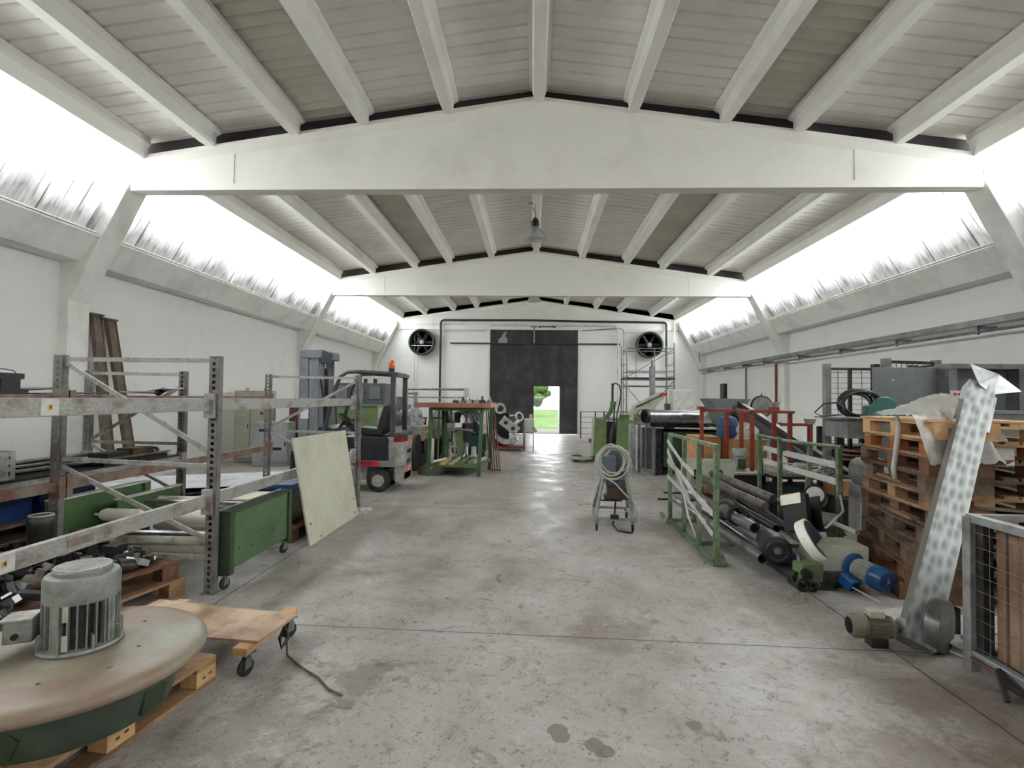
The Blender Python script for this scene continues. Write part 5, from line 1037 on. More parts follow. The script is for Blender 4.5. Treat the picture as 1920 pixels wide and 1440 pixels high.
for k, pts in enumerate(([(1.755, 7.07, 1.08), (1.755, 6.4, .88), (1.755, 5.9, .80)], [(1.755, 7.07, .82), (1.755, 6.4, .72), (1.755, 5.9, .60), (1.755, 5.3, .50)], [(1.755, 7.07, .62), (1.755, 6.4, .54), (1.755, 5.3, .30)], [(1.755, 7.07, .95), (1.755, 6.4, .62), (1.755, 6.1, .50)])):
    q = MB(O)
    for a, b in zip(pts, pts[1:]): q.bar(a, b, .004, .055+.015*(k % 2))
    q.build('strapping_film', FILM, t)
for pts in ([(1.75, 6.45, .72), (1.75, 6.1, .30), (1.78, 5.9, .12)], [(1.75, 7.05, .30), (1.72, 6.95, .12), (1.70, 7.0, -.0)], [(3.13, 5.6, .7), (3.0, 5.3, .55), (2.75, 5.15, .42)]):
    MB(O).tube(pts, .012, 6).build('film_strand', FILM, t)
for z in (.95, .78): q = MB(O); q.bar((3.13, 5.55, z), (3.13, 7.4, z+.02), .004, .07); q.build('strapping_film', FILM, t)
g = 'long tubes in the green cage'
TUB = [((1.92, 7.3, .28), (2.10, 4.98, .17), .055, STEEL, 'thick bright tube lying lowest beside the aisle posts of the cage'), ((1.98, 7.4, .44), (2.18, 5.35, .36), .055, STEEL, 'thick bright tube lying above the lowest one in the cage'),
       ((2.10, 7.3, .13), (2.30, 4.75, .08), .05, STEELD, 'dark tube ending on the floor before the cage'), ((2.20, 7.2, .22), (2.38, 4.62, .06), .045, STEEL, 'bright tube reaching furthest out of the cage on the floor'),
       ((2.6, 7.4, .55), (2.95, 5.0, .42), .022, BEIGE, 'slim pale angle profile running out of the cage towards the beige box'), ((2.4, 7.3, .40), (2.5, 5.6, .30), .04, STEELD, 'dark tube in the middle of the cage'), ((2.75, 7.4, .35), (2.72, 5.4, .22), .045, STEELD, 'dark tube beside the beige gearbox in the cage')]
for a, b, r_, mm, lab in TUB: solo(MB().pipe(a, b, r_, r_*.8, 18), 'long_tube', mm, lab, 'tube', g)
RIB = mat('ribbed_grey_hose', '#77716a', .5, .2, dirt='#47423d', amt=.4, scale=8)
for k, (a, b, rr) in enumerate((((2.15, 7.15, .62), (2.45, 5.75, .50), .05), ((2.34, 7.2, .66), (2.58, 5.85, .56), .05), ((2.62, 5.55, .30), (2.66, 4.98, .22), .055))):
    a, b = Vector(a), Vector(b); n = 46; pr = [(rr*(1 if i % 2 else .86), (b-a).length*i/n) for i in range(n+1)]
    solo(MB().lathe(pr, a, b-a, 16), 'ribbed_hose', RIB, ('ribbed grey hose in the cage, aisle side of the two', 'ribbed grey hose in the cage, wall side of the two', 'ribbed hose stub behind the beige gearbox')[k], 'hose', 'ribbed hoses')
t = thing('roller_bracket', (2.0, 7.1, .70), 'pale end bracket with two round holes at the rear of the cage', 'bracket')
q = MB(); q.prism([(-.05, -.22), (.6, -.22), (.66, .08), (.6, .14), (-.05, .14)], 'y', 0, .03); q.build('plate', BEIGE, t, bev=.004)
for x in (.15, .42): MB().cyl((x, -.01, -.06), (x, .035, -.06), .07, 22).build('round_hole', BLACK, t)
t = thing('bottle_holder', (2.10, 5.95, .42), 'green and black clamp wrapped with film on the bright tubes', 'clamp'); q = MB(); q.torus((0, 0, 0), .09, .03, (.2, 1, -.2), 20, 8); q.build('ring', GREEND, t); MB().torus((.07, -.2, -.02), .085, .03, (.2, 1, -.2), 20, 8).build('ring', BLACK, t)
t = thing('black_gearbox', (2.22, 5.05, .28), 'black motor with blue side lying on the tube ends', 'motor', rz=R(-10))
MB().lathe([(.10, -.16), (.125, -.15), (.125, .0), (.10, .03), (.10, .2)], (0, 0, 0), (0, 1, .05), 24).build('body', BLACK, t); q = MB(); q.box((0, -.10, .03), (.18, .03, .06)); q.box((0, -.10, -.03), (.18, .03, .03)); q.build('front_bars', STEELD, t); MB().torus((0, -.162, -.008), .085, .012, (0, 1, .05), 26, 6).build('face_ring', STEELD, t); MB().lathe([(.03, -.185), (.035, -.16)], (0, 0, 0), (0, 1, .05), 16).build('shaft_end', STEEL, t); MB().box((.10, -.03, -.09), (.14, .16, .08)).build('blue_foot', mat('navy_paint', '#1b2c55', .4), t)
t = thing('black_chute', (2.58, 5.35, .52), 'black square box standing on edge with a pale lid in the cage mouth', 'box', rz=R(20)); t.rotation_euler = (R(-18), R(12), R(20))
q = MB(); q.box((0, 0, 0), (.05, .28, .34)); q.box((.16, 0, 0), (.012, .28, .34)); q.box((.08, 0, -.165), (.17, .28, .012)); q.box((.08, .13, 0), (.17, .012, .34)); q.build('casing', BLACK, t); MB().box((-.03, .03, .13), (.012, .24, .10)).build('pale_lid', CREAM, t)
t = thing('pressure_gauge', (2.86, 5.55, .66), 'round dial gauge with white face on a grey drum in the cage', 'gauge'); MB().lathe([(.10, .0), (.10, .22)], (0, 0, 0), (.5, .8, -.3), 24).build('drum', MOTORG, t); MB().lathe([(.001, -.012), (.088, -.012), (.10, -.02), (.105, .0), (.105, .03)], (0, 0, 0), (.5, .8, -.3), 26).build('bezel', BLACK, t); MB().lathe([(.001, -.014), (.082, -.014), (.082, -.010)], (0, 0, 0), (.5, .8, -.3), 26).build('dial_face', WHITEP, t)
t = thing('silver_pot', (3.0, 5.42, .40), 'silver cylindrical pot lying behind the dial gauge', 'cylinder'); MB().lathe([(.001, 0), (.09, .0), (.10, .02), (.10, .22), (.07, .25), (.001, .25)], (0, 0, 0), (-.9, .5, .1), 22).build('body', STEEL, t)
t = thing('flat_pulley', (2.50, 4.98, .32), 'thick cream rimmed round disc leaning on the tubes', 'pulley'); ax = (.75, -.55, .62); MB().lathe([(.001, 0), (.19, 0), (.20, .01), (.20, .085), (.19, .09), (.001, .09)], (0, 0, 0), ax, 36).build('rim', CREAM, t); MB().lathe([(.001, -.004), (.185, -.004), (.185, .0)], (0, 0, .0), (.75, -.55, .62), 30).build('dark_face', mat('navy_paint', '#1b2c55', .4), t); MB().lathe([(.001, .094), (.17, .094), (.18, .09)], (0, 0, 0), ax, 30).build('upper_face', mat('slate_face', '#3c4553', .4), t)
t = thing('gear_motor', (2.72, 4.86, 0), 'beige gearbox with blue motor lying on the floor at the cage mouth', 'gear motor', rz=R(-3))
q = MB(); q.prism([(-.20, .02), (.18, .02), (.21, .10), (.21, .345), (-.22, .355), (-.25, .2)], 'y', -.06, .26); q.build('gearbox', BEIGE, t, bev=.008)
q = MB(); q.lathe([(.11, 0), (.12, .01), (.12, .035), (.085, .05)], (.06, -.06, .18), (.45, -1, -.12), 28); q.build('blue_flange', BLUE, t)
m_ = MB().lathe([(.082, .04), (.086, .06), (.086, .20), (.082, .21)], (.06, -.06, .18), (.45, -1, -.12), 28).build('motor_body', MOTORG, t); MB().lathe([(.092, .20), (.098, .21), (.098, .30), (.09, .32), (.03, .325), (.001, .325)], (.06, -.06, .18), (.45, -1, -.12), 30).build('blue_cowl', BLUE, t)
q = MB(); ax_ = Vector((.45, -1, -.12)).normalized(); e_ = Vector((.06, -.06, .18))+ax_*.327
MB().torus(e_, .062, .006, ax_, 28, 6).build('cowl_ring', mat('navy_paint', '#1b2c55', .4), t); MB().torus(e_, .038, .005, ax_, 24, 6).build('cowl_ring', mat('navy_paint', '#1b2c55', .4), t); MB().cyl(e_-ax_*.004, e_+ax_*.006, .014, 14).build('cowl_hub', STEEL, t)
for k in range(16): a = 2*math.pi*k/16; u_ = ax_.orthogonal().normalized(); w_ = ax_.cross(u_); p = Vector((.06, -.06, .18))+(u_*math.cos(a)+w_*math.sin(a))*.088; q.bar(p+ax_*.06, p+ax_*.2, .004, .012)
q.build('cooling_fins', MOTORG, t); q = MB(); q.box((-.03, -.20, .09), (.10, .12, .09), rz=R(25), rx=R(25)); q.build('terminal_box', BLUE, t, bev=.006); MB().tube([(-.03, -.26, .06), (.03, -.34, .03), (.09, -.42, .008)], .006, 6).build('cable_stub', CABLE, t)
t = thing('green_gearbox', (2.40, 4.78, 0), 'olive green gear housing lying between tube ends and beige gearbox', 'gearbox'); q = MB(); q.box((0, 0, .13), (.20, .14, .16), rz=.2); q.build('housing', GREENL, t, bev=.01); MB().cyl((-.06, -.09, .14), (-.07, -.13, .14), .045, 18).build('shaft_boss', BLACK, t); q = MB(); q.box((.20, .0, .08), (.2, .12, .10), rz=-.1); q.build('dark_bracket', STEELD, t, bev=.005); MB().box((.02, 0, .025), (.3, .2, .05)).build('foot', STEELD, t)
t = thing('tube_clamp', (2.27, 4.62, .07), 'pair of small black clamp rings at the furthest tube end', 'clamp'); MB().torus((0, -.02, 0), .045, .014, (.1, 1, 0), 18, 7).build('ring', BLACK, t); MB().torus((.09, .0, -.02), .035, .012, (.1, 1, 0), 18, 7).build('ring', BLACK, t)

ORDW = 'first second third fourth fifth sixth seventh eighth ninth tenth eleventh twelfth thirteenth fourteenth'.split()
# ------------------------------------------------------------------ red post frame with cartons and scrap behind the cage
O = (3.2, 8.5, 0)
t = thing('post_stillage', O, 'red oxide steel post frame standing around the cartons behind the green cage', 'frame')
for x, yy in ((2.66, 8.55), (3.12, 8.75), (3.20, 8.35), (3.62, 9.3), (3.78, 8.55), (3.72, 7.9), (3.16, 7.85)): MB(O).bar((x, yy, 0), (x, yy, 1.44), .05).build('post', REDP, t)
for a, b in (((2.64, 8.55), (3.80, 8.55)), ((3.16, 7.85), (3.74, 7.85)), ((2.66, 8.55), (3.62, 9.3)), ((3.16, 7.85), (3.2, 8.5)), ((3.74, 7.85), (3.78, 8.55))): MB(O).bar((a[0], a[1], 1.45), (b[0], b[1], 1.45), .05, .04).build('top_bar', REDP, t)
for x, yy in ((2.66, 8.55), (3.78, 8.55)): MB(O).box((x, yy, 1.49), (.12, .12, .05)).build('stacking_foot', REDP, t)
for a, b in (((2.66, 8.55), (3.78, 8.55)), ((3.16, 7.85), (3.72, 7.9))): MB(O).bar((a[0], a[1], .12), (b[0], b[1], .12), .05).build('low_bar', REDP, t)
O = (4.6, 10.3, 0); t = thing('post_stillage', O, 'second red post frame with whitish foot plates further behind', 'frame')
for x, yy in ((4.47, 10.1), (4.75, 10.5), (5.12, 10.1)): MB(O).bar((x, yy, 0), (x, yy, 1.50 if x < 4.5 else 1.2), .07).build('post', REDP, t)
MB(O).bar((4.47, 10.1, 1.18), (5.12, 10.1, 1.18), .05).build('top_bar', REDP, t); MB(O).bar((4.47, 10.1, .4), (5.12, 10.1, .4), .05).build('low_bar', REDP, t)
for x, z in ((4.47, 1.5), (5.12, 1.2)): MB(O).box((x, 10.1, z+.04), (.10, .12, .10), top=1.5).build('foot_plate', CAST, t)
def carton(x0, x1, y0, y1, z0, z1, label, rz=0):
    t = thing('cardboard_box', ((x0+x1)/2, (y0+y1)/2, z0), label, 'cardboard box', 'cartons in the red frame', rz); a, b, c_ = (x1-x0)/2, (y1-y0)/2, z1-z0
    MB().bb(-a, a, -b, b, 0, c_).build('box', CARD, t, bev=.006); MB().bb(-a-.01, -.005, -b-.01, b, c_, c_+.008).build('flap', CARD, t); MB().bb(.005, a+.02, -b-.01, b, c_, c_+.008).build('flap', CARD, t); return t
carton(2.72, 3.10, 8.95, 9.6, .14, 1.0, 'tall cardboard box at the aisle side of the red frame'); carton(3.22, 3.72, 8.7, 9.25, .14, .98, 'wide cardboard box wrapped with film beside the tall one')
pallet((3.2, 9.1, 0), R(90), 'weathered pallet under the cardboard boxes in the red frame', WOODD)
v, f = crumple((3.45, 8.95, .99), .26, (.9, .8, .9), 21); solo(MB().add(v, f), 'plastic_film', FILM, 'crumpled film on the wide cardboard box', 'plastic film')
q = MB(); q.bb(3.735, 3.75, 8.62, 9.3, .2, 1.0); solo(q, 'stretch_film', FILM, 'hanging stretch film on the side of the wide cardboard box', 'plastic film')
t = thing('upright_motor', (2.98, 7.85, .60), 'grey upright motor on a pale plate before the cardboard boxes', 'motor')
MB().lathe([(.10, 0), (.10, .02), (.085, .03), (.085, .20), (.10, .21), (.105, .29), (.09, .32), (.001, .32)], n=26).build('body', MOTORG, t); MB().box((0, -.088, .11), (.11, .02, .14)).build('dark_nameplate', GREEND, t); MB().cyl((0, 0, .318), (0, 0, .325), .06, 20).build('top_grille', STEELD, t)
solo(MB().box((3.08, 7.88, .585), (.62, .5, .025), rz=.06), 'pale_plate', BEIGE, 'pale plate under the grey upright motor', 'plate')
solo(MB().lathe([(.26, .40), (.30, .42), (.30, .56), (.26, .572), (.001, .572)], (3.05, 7.9, 0), n=28).bb(2.9, 3.2, 7.75, 8.05, 0, .41), 'black_turntable', BLACK, 'black round turntable under the pale plate', 'turntable')
t = thing('blue_drum', (3.22, 9.0, 1.0), 'blue rounded drum standing on the cardboard boxes', 'drum'); MB().lathe([(.001, 0), (.15, 0), (.17, .03), (.17, .26), (.13, .33), (.05, .36), (.001, .36)], n=26).build('shell', mat('dusty_blue', '#2b4868', .6), t); MB().torus((0, 0, .2), .172, .008, n=26, m=6).build('hoop', STEELD, t)
t = thing('grey_hopper', (3.75, 10.9, 1.15), 'grey sheet metal hopper box at the top of the slanting conveyor tubes', 'hopper')
q = MB(); q.prism([(-.15, .28), (.38, .28), (.38, .10), (.22, -.02), (-.05, -.02)], 'y', -.2, .3); q.prism([(-.3, .50), (.52, .50), (.38, .28), (-.15, .28)], 'y', -.25, .35); q.build('hopper_body', mat('hopper_grey', '#6d7175', .45, dirt='#595d60', amt=.4, scale=3), t, bev=.006)
for x in (0, .3): MB().bb(x-.03, x+.03, 0, .06, -1.15, 0).build('leg', STEELD, t)
g = 'slanting grey tubes'
for k, (dx, dz) in enumerate(((0, 0), (.10, .11), (.02, -.15))):
    q = MB().bar((3.95+dx, 10.7, 1.45+dz), (4.30+dx, 7.6, .48+dz), .09, .10 if k else .13); solo(q, 'slanting_tube', STEELD if k else mat('tube_slate', '#54585a', .35, .4), ('thick dark slanting tube running down behind the green cage', 'slanting tube above the thick dark one', 'slanting tube below the thick dark one')[k], 'tube', g)
solo(MB().bb(4.25, 4.9, 7.45, 7.75, 0, .36), 'tube_support_box', STEELD, 'dark box under the lower end of the slanting tubes', 'box'); solo(MB().bb(3.9, 4.3, 10.5, 10.8, 0, 1.25), 'tube_support_post', STEELD, 'dark support under the upper end of the slanting tubes', 'support')
t = thing('grinding_disc', (4.45, 10.6, 1.50), 'round grey grinding wheel in a black guard above the slanting tubes', 'grinding wheel'); MB().lathe([(.001, -.03), (.10, -.03), (.10, -.035), (.19, -.035), (.19, .03), (.001, .03)], (0, 0, 0), (0, 1, 0), 30).build('wheel', MOTORG, t); MB().torus((0, 0, 0), .20, .022, (0, 1, 0), 30, 8).build('guard', BLACK, t); MB().cyl((0, 0, .2), (0, 0, .26), .012, 8).build('lug', BLACK, t); MB().bb(-.05, .05, .04, .14, -1.5, .0).build('pedestal', STEELD, t)
# cables heaped on a bench, orange and teal boxes below
t = thing('cable_bench', (3.75, 7.75, 0), 'low dark bench loaded with heaped pale cables beside the green cage', 'bench')
MB().bb(-.5, .62, -.42, .42, .56, .60).build('top', STEELD, t)
for x in (-.45, .55):
    for yy in (-.36, .36): MB().bb(x-.03, x+.03, yy-.03, yy+.03, 0, .56).build('leg', STEELD, t)
rr = random.Random(9)
for k in range(9):
    cx, cy = rr.uniform(-.12, .25), rr.uniform(-.1, .12); rx, ry = rr.uniform(.2, .38), rr.uniform(.12, .26); z = .615+.012*k; ph = rr.uniform(0, 6)
    q = MB(); q.tube([(3.75+cx+rx*math.cos(a), 7.7+cy+ry*math.sin(a), z+.015*math.sin(2*a+ph)) for a in [2*math.pi*i/24 for i in range(24)]], .010, 6, True)
    solo(q, 'cable_loop', CABLE, ORDW[k]+' pale cable loop from the bottom of the heap on the low bench', 'cable', 'cable loops on the bench')
for k in range(3): solo(MB().tube([(3.3+.05*k, 7.9, .66+.02*k), (3.38, 7.6, .63+.02*k), (3.7+.1*k, 7.38, .62+.012*k), (4.1, 7.42+.03*k, .625)], .011, 6), 'cable_end', CABLE, ('nearest the aisle', 'middle', 'nearest the wall')[k]+' loose pale cable end trailing over the low bench front', 'cable', 'trailing cable ends')
v, f = crumple((3.95, 7.42, .60), .16, (1.4, .6, .5), 33); solo(MB().add(v, f), 'foil_sheet', STEEL, 'crumpled shiny foil at the front of the low bench', 'foil')
for nm_, x0, x1, y0, z0, z1, mm, lab in (('orange_box', 3.35, 3.75, 7.3, .15, .33, mat('faded_orange', '#b2552a', .6), 'faded orange box under the low dark bench'), ('teal_box', 3.30, 4.0, 7.6, 0, .45, mat('teal_metal', '#30514d', .5), 'dark teal box under the low dark bench at the rear'), ('tan_board_box', 3.95, 4.35, 7.15, .38, .58, CARD, 'tan cardboard box between cable bench and steel roller stand'), ('black_case', 3.85, 4.2, 6.9, 0, .38, BLACK, 'black case on the floor by the steel roller stand')):
    solo(MB().bb(x0, x1, y0, y0+.3, z0, z1), nm_, mm, lab, 'box', bev=.006)
solo(MB().bb(3.35, 3.75, 7.32, 7.58, 0, .15), 'box_plinth', STEELD, 'dark plinth under the faded orange box', 'plinth'); solo(MB().bb(4.0, 4.3, 7.22, 7.4, 0, .38), 'box_plinth', STEELD, 'dark plinth under the tan cardboard box', 'plinth')
solo(MB().tube([(3.12, 7.9, .0+.3), (3.2, 7.6, .6), (3.14, 7.5, .9)], .018, 7).bb(3.08, 3.16, 7.86, 7.94, 0, .31), 'teal_hose', mat('teal_hose', '#2c7c7e', .4), 'thin teal hose rising behind the green cage', 'hose')
solo(MB().box((3.35, 6.05, .10), (.75, .55, .03), rz=.5).box((3.35, 6.05, .045), (.3, .3, .08), rz=.5), 'grey_tray', MOTORG, 'low grey tray on the floor on the wall side of the green cage', 'tray')
solo(MB().box((3.18, 5.75, .25), (.16, .12, .07), rz=.4, top=.5).box((3.18, 5.77, .11), (.12, .10, .22), rz=.4), 'brown_wood_block', WOODR, 'brown wooden block on the floor between cage and pallet stack', 'wood block')
# steel roller on a grey stand, beside the pallet stack
t = thing('roller_stand', (3.93, 6.5, 0), 'steel roller end on a grey pedestal beside the pallet stack', 'machine')
MB().lathe([(.155, 0), (.16, .01), (.16, .26), (.13, .27), (.001, .27)], (-.15, -.1, .80), (1, .1, 0), 32).build('roller', STEEL, t); MB().lathe([(.001, -.004), (.14, -.004), (.15, .0)], (-.15, -.1, .80), (1, .1, 0), 30).build('roller_face', MOTORG, t)
MB().bb(-.12, .1, -.12, .1, .04, .66).build('pedestal', mat('pedestal_slate', '#56605f', .5), t, bev=.005); MB().bb(-.135, -.115, -.13, .1, .04, .66).build('pedestal_edge', GALVL, t); MB().bb(-.25, .16, -.2, .2, 0, .05).build('foot_plate', STEELD, t, bev=.004)

# ------------------------------------------------------------------ stack of pallets
g = 'pallets of the tall stack'
spec = [(3.56, 4.98, -17, WOODR, 'bottom pallet of the tall stack, reddish'), (3.57, 4.98, -15, WOODR, 'second pallet from the floor in the tall stack'), (3.62, 5.00, -16, WOODD, 'third pallet from the floor, grey brown, in the tall stack'),
        (3.71, 5.05, -10, WOODD, 'fourth pallet from the floor in the tall stack'), (3.73, 5.04, -6, WOODR, 'fifth pallet of the tall stack with dark scraps around'), (3.71, 5.03, -9, WOOD, 'sixth pallet of the tall stack, pale boards'),
        (3.73, 5.02, -12, WOODD, 'seventh pallet of the tall stack, whitish worn boards'), (3.71, 5.04, -8, WOODR, 'eighth pallet of the tall stack, dark blocks'), (3.73, 5.03, -10, WOOD, 'ninth pallet of the tall stack, orange stained and stencilled'), (3.73, 5.02, -7, WOODL, 'topmost pallet of the tall stack, pale blocks')]
ORB = mat('orange_block', '#a5602f', .7, dirt='#7d4521', amt=.4, scale=5)
tops = []
for k, (x, yy, a, mm, lab) in enumerate(spec):
    p_ = pallet((x, yy, .1445*k), R(a), lab, mm, g, blk=ORB if k == 8 else None); tops.append(p_)
words_on('DIN', (-.35, -.6005, .060), (R(90), 0, 0), .048, WOODD, tops[8], 'stencil')
g = 'loose boards between the pallets'
for k, (x, yy, z, l, rz) in enumerate(((3.50, 4.44, .475, .5, 1.45), (3.55, 4.46, .62, .42, 1.7), (3.32, 5.0, .62, .5, -.12), (3.36, 5.2, .475, .45, -.3), (3.72, 4.42, .765, .36, 1.4), (3.33, 5.1, .91, .4, -.1))):
    solo(MB().box((x, yy, z), (.07, l, .018), rz=rz, rx=R(3)), 'loose_board', (WOODD, WOODG, WOOD)[k % 3], 'splintered loose board poking out of the tall pallet stack, '+('low at the front', 'above the lowest loose one', 'on the roller stand side', 'lower on the roller stand side', 'mid height at the front', 'highest on the roller stand side')[k], 'board', g)
# film over the top pallet
def sheet_over(cx, cy, z, lx, ly, amp, seed, name, label, hang=.0):
    rr = random.Random(seed); ph = [(rr.uniform(3, 11), rr.uniform(3, 11), rr.uniform(0, 6)) for _ in range(7)]; n, m_ = 40, 26; vs = []
    for j in range(m_+1):
        for i in range(n+1):
            u, v_ = i/n*2-1, j/m_*2-1; e = math.exp(-(u*u*1.6+v_*v_*1.2)); r_ = sum(math.sin(a*u+b*v_+p) for a, b, p in ph)/7
            drop = hang*max(0, -v_-.45)**1.2*2.2
            vs.append((cx+lx*u*(1+.12*r_)+.008*rr.uniform(-1, 1), cy+ly*v_*(1+.15*r_)+.008*rr.uniform(-1, 1), z+amp*e*(1+1.0*r_)+.02+.03*abs(r_)-drop+.009*rr.uniform(-1, 1)))
    fs = [(j*(n+1)+i, j*(n+1)+i+1, (j+1)*(n+1)+i+1, (j+1)*(n+1)+i) for j in range(m_) for i in range(n)]
    return solo(MB().add(vs, fs, True), name, FILM, label, 'plastic film')
sheet_over(3.50, 4.76, 1.45, .33, .36, .13, 4, 'plastic_film', 'crumpled clear film heaped over the topmost pallet of the stack', .35)
for k, (x, yy) in enumerate(((3.31, 5.0), (3.42, 4.47))): solo(MB().tube([(x, yy, 1.47), (x-.02, yy-.05, 1.38), (x-.03, yy-.035, 1.2), (x-.06, yy-.04, 1.02 if k == 0 else 1.3), (x-.05, yy-.04, .92 if k == 0 else 1.27)], .022, 7), 'film_strand', FILM, ('long twisted film strand hanging down the stack side', 'short twisted film strand hanging from the topmost pallet')[k], 'plastic film')
solo(MB().box((3.75, 5.06, 1.456), (.84, 1.26, .016), rz=R(-9)), 'chipboard', WOODL, 'thin pale board on the topmost pallet of the tall stack', 'board')
g = 'black hose heap'
t = thing('black_hose_coil', (3.72, 6.35, 1.44), 'black hose and cable coil above the rear edge of the pallet stack', 'hose coil')
for k in range(7): q = MB(); a0 = .3*k; q.tube([(.02*k+(.16+.015*k)*math.cos(a), -.05+.02*k+.05*math.sin(a+k), .14+(.12+.01*k)*math.sin(a)) for a in [2*math.pi*i/20 for i in range(20)]], .013, 6, True); q.build('hose_turn', BLACK, t)
MB().tube([(-.1, -.1, .04), (-.25, -.1, .16), (-.40, -.1, .14), (-.50, -.1, .04), (-.42, -.1, .0), (-.2, -.12, .02)], .009, 6).build('loose_loop', BLACK, t)
t = thing('teal_hand_saw', (3.98, 6.3, 1.44), 'teal circular saw beside the black hose coil', 'saw'); MB().lathe([(.001, 0), (.12, 0), (.13, .015), (.13, .05), (.10, .06), (.001, .06)], (0, -.1, .10), (.2, 1, 0), 26).build('guard', mat('teal_plastic', '#2a6560', .4), t); MB().box((-.12, -.02, .07), (.12, .1, .12)).build('motor_block', mat('teal_plastic', '#2a6560', .4), t, bev=.01)
solo(MB().bb(3.4, 4.3, 6.05, 6.6, 1.415, 1.435).bb(3.5, 4.2, 6.1, 6.55, 1.2, 1.415), 'saw_table', GALV, 'grey sheet table carrying the hose coil and saw', 'table')
for x in (3.52, 4.18): solo(MB().bb(x-.03, x+.03, 6.28, 6.34, 0, 1.2), 'table_leg_post', STEELD, 'dark post under the sheet table, '+('roller side' if x < 4 else 'wall side'), 'post')

# ------------------------------------------------------------------ mesh stillages, grey plates and trough behind the stack
O = (4.35, 7.55, 0)
t = thing('mesh_stillage', O, 'tall dark grey mesh stillage behind the hose coil, by the side wall', 'stillage')
for x in (4.03, 4.68): MB(O).bb(x-.04, x+.04, 7.46, 7.54, 0, 2.13).build('post', STEELD if x > 4.5 else GALV, t)
MB(O).bb(4.32, 4.36, 7.48, 7.52, .9, 2.06).build('middle_bar', STEELD, t)
for z in (2.06, .95): MB(O).bar((4.03, 7.5, z), (4.68, 7.5, z), .035).build('rail', STEELD, t)
q = MB(O)
for x in (4.18, 4.50, 4.63): q.bb(x-.003, x+.003, 7.497, 7.503, .95, 2.05)
for k in range(15): q.bb(4.05, 4.66, 7.497, 7.503, 1.0+.072*k, 1.005+.072*k)
q.build('wire_mesh', STEELD, t)
O = (5.1, 7.6, 0)
t = thing('mesh_stillage', O, 'second mesh stillage rising above the grey plate, by the side wall', 'stillage')
for x, yy, m_ in ((4.76, 7.4, GALV), (5.56, 7.6, GALV)): MB(O).bb(x-.045, x+.045, yy-.045, yy+.045, 0, 2.20).build('post', m_, t)
MB(O).bar((4.76, 7.4, 2.16), (5.56, 7.6, 2.16), .035).build('rail', STEELD, t); MB(O).bar((4.68, 7.2, 2.02), (5.56, 7.6, 2.13), .03).build('rail', STEELD, t)
for x, yy in ((5.15, 7.5), (5.22, 7.5)): MB(O).bb(x-.02, x+.02, yy-.02, yy+.02, 1.0, 2.12).build('middle_bar', STEELD, t)
q = MB(O)
for k in range(9): x = 4.84+.085*k; q.bb(x-.003, x+.003, 7.42+.02*k, 7.426+.02*k, 1.6, 2.14)
for k in range(8): q.bar((4.78, 7.41, 1.65+.07*k), (5.54, 7.59, 1.65+.07*k), .005)
q.build('wire_mesh', STEELD, t)
PLG = mat('grey_plate_paint', '#6f7474', .5, dirt='#5d6161', amt=.3, scale=2)
t = thing('grey_plate', (4.45, 6.9, 0), 'flat grey steel cabinet plate behind the pallet stack', 'steel plate'); MB().bb(-.15, .62, 0, .06, 0, 2.05).build('plate', PLG, t, bev=.005); MB().bb(.05, .09, -.003, 0, 1.88, 1.90).build('paint_chip', WHITEP, t)
O = (5.6, 6.9, 0)
t = thing('grey_trough', O, 'long grey steel machine frame with red knob behind the pallet stack', 'machine frame')
MB(O).bb(5.08, 7.1, 6.9, 7.0, 1.35, 2.03).build('back_panel', PLG, t); MB(O).bb(5.06, 7.1, 6.70, 6.95, 2.03, 2.09).build('top_flange', GALV, t)
for x in (5.12, 5.95, 6.8): MB(O).bb(x-.05, x+.05, 6.72, 6.9, 1.3, 2.03).build('stiffener', GALV, t)
MB(O).bb(4.72, 7.1, 6.2, 6.8, 1.49, 1.53).build('table_surface', GALV, t, bev=.003); MB(O).bb(4.74, 7.1, 6.22, 6.78, .9, 1.49).build('body', PLG, t)
MB(O).bb(4.9, 7.0, 6.3, 6.9, 0, .9).build('stand', STEELD, t)
MB(O).lathe([(.035, 1.53), (.035, 1.57)], (4.98, 6.28, 0), n=16).build('knob_base', WHITEP, t); MB(O).lathe([(.05, 1.57), (.055, 1.60), (.05, 1.66), (.001, 1.67)], (4.98, 6.28, 0), n=18).build('red_knob', TAILR, t); MB(O).bb(5.06, 5.26, 6.68, 6.69, 1.60, 1.76).build('white_sign', WHITEP, t)
for k in range(3): MB(O).bb(5.09+.055*k, 5.125+.055*k, 6.675, 6.68, 1.70, 1.73).build('sign_mark', REDB, t)
# low dark frames of scrap between stillage and red frames
O = (4.0, 7.0, 0)
t = thing('scrap_cage', (5.08, 8.35, 0), 'black barred cage filled with dark knobbly scrap behind the roller stand', 'cage')
for x in (-.55, .1, .55):
    for yy in (-.3, .3): MB().bb(x-.03, x+.03, yy-.03, yy+.03, 0, 1.22).build('post', STEELD, t)
for z in (1.2, .9): MB().bar((-.55, -.3, z), (.55, -.3, z), .04).build('rail', BLACK, t); MB().bar((-.55, .3, z), (.55, .3, z), .04).build('rail', BLACK, t)
q = MB(); rr = random.Random(4)
q.bb(-.5, .5, -.27, .27, .1, .9)
q.build('scrap_bed', BLACK, t)
g = 'knobbly dark rolls in the black cage'
for k in range(14): x = 4.60+.072*k; solo(MB().cyl((x, 8.07, .93+.01*(k % 2)), (x, 8.6, .93+.01*(k % 2)), .034, 10), 'dark_roll', BLACK, ORDW[k]+' black rod end from the aisle side in the barred scrap cage', 'rod', g)
solo(MB().bb(5.2, 5.55, 8.1, 8.5, .98, 1.18), 'black_block', BLACK, 'black block above the row of rod ends in the barred cage', 'block')
q = MB(); q.bar((5.6, 9.7, 1.13), (6.6, 9.7, 1.13), .05)
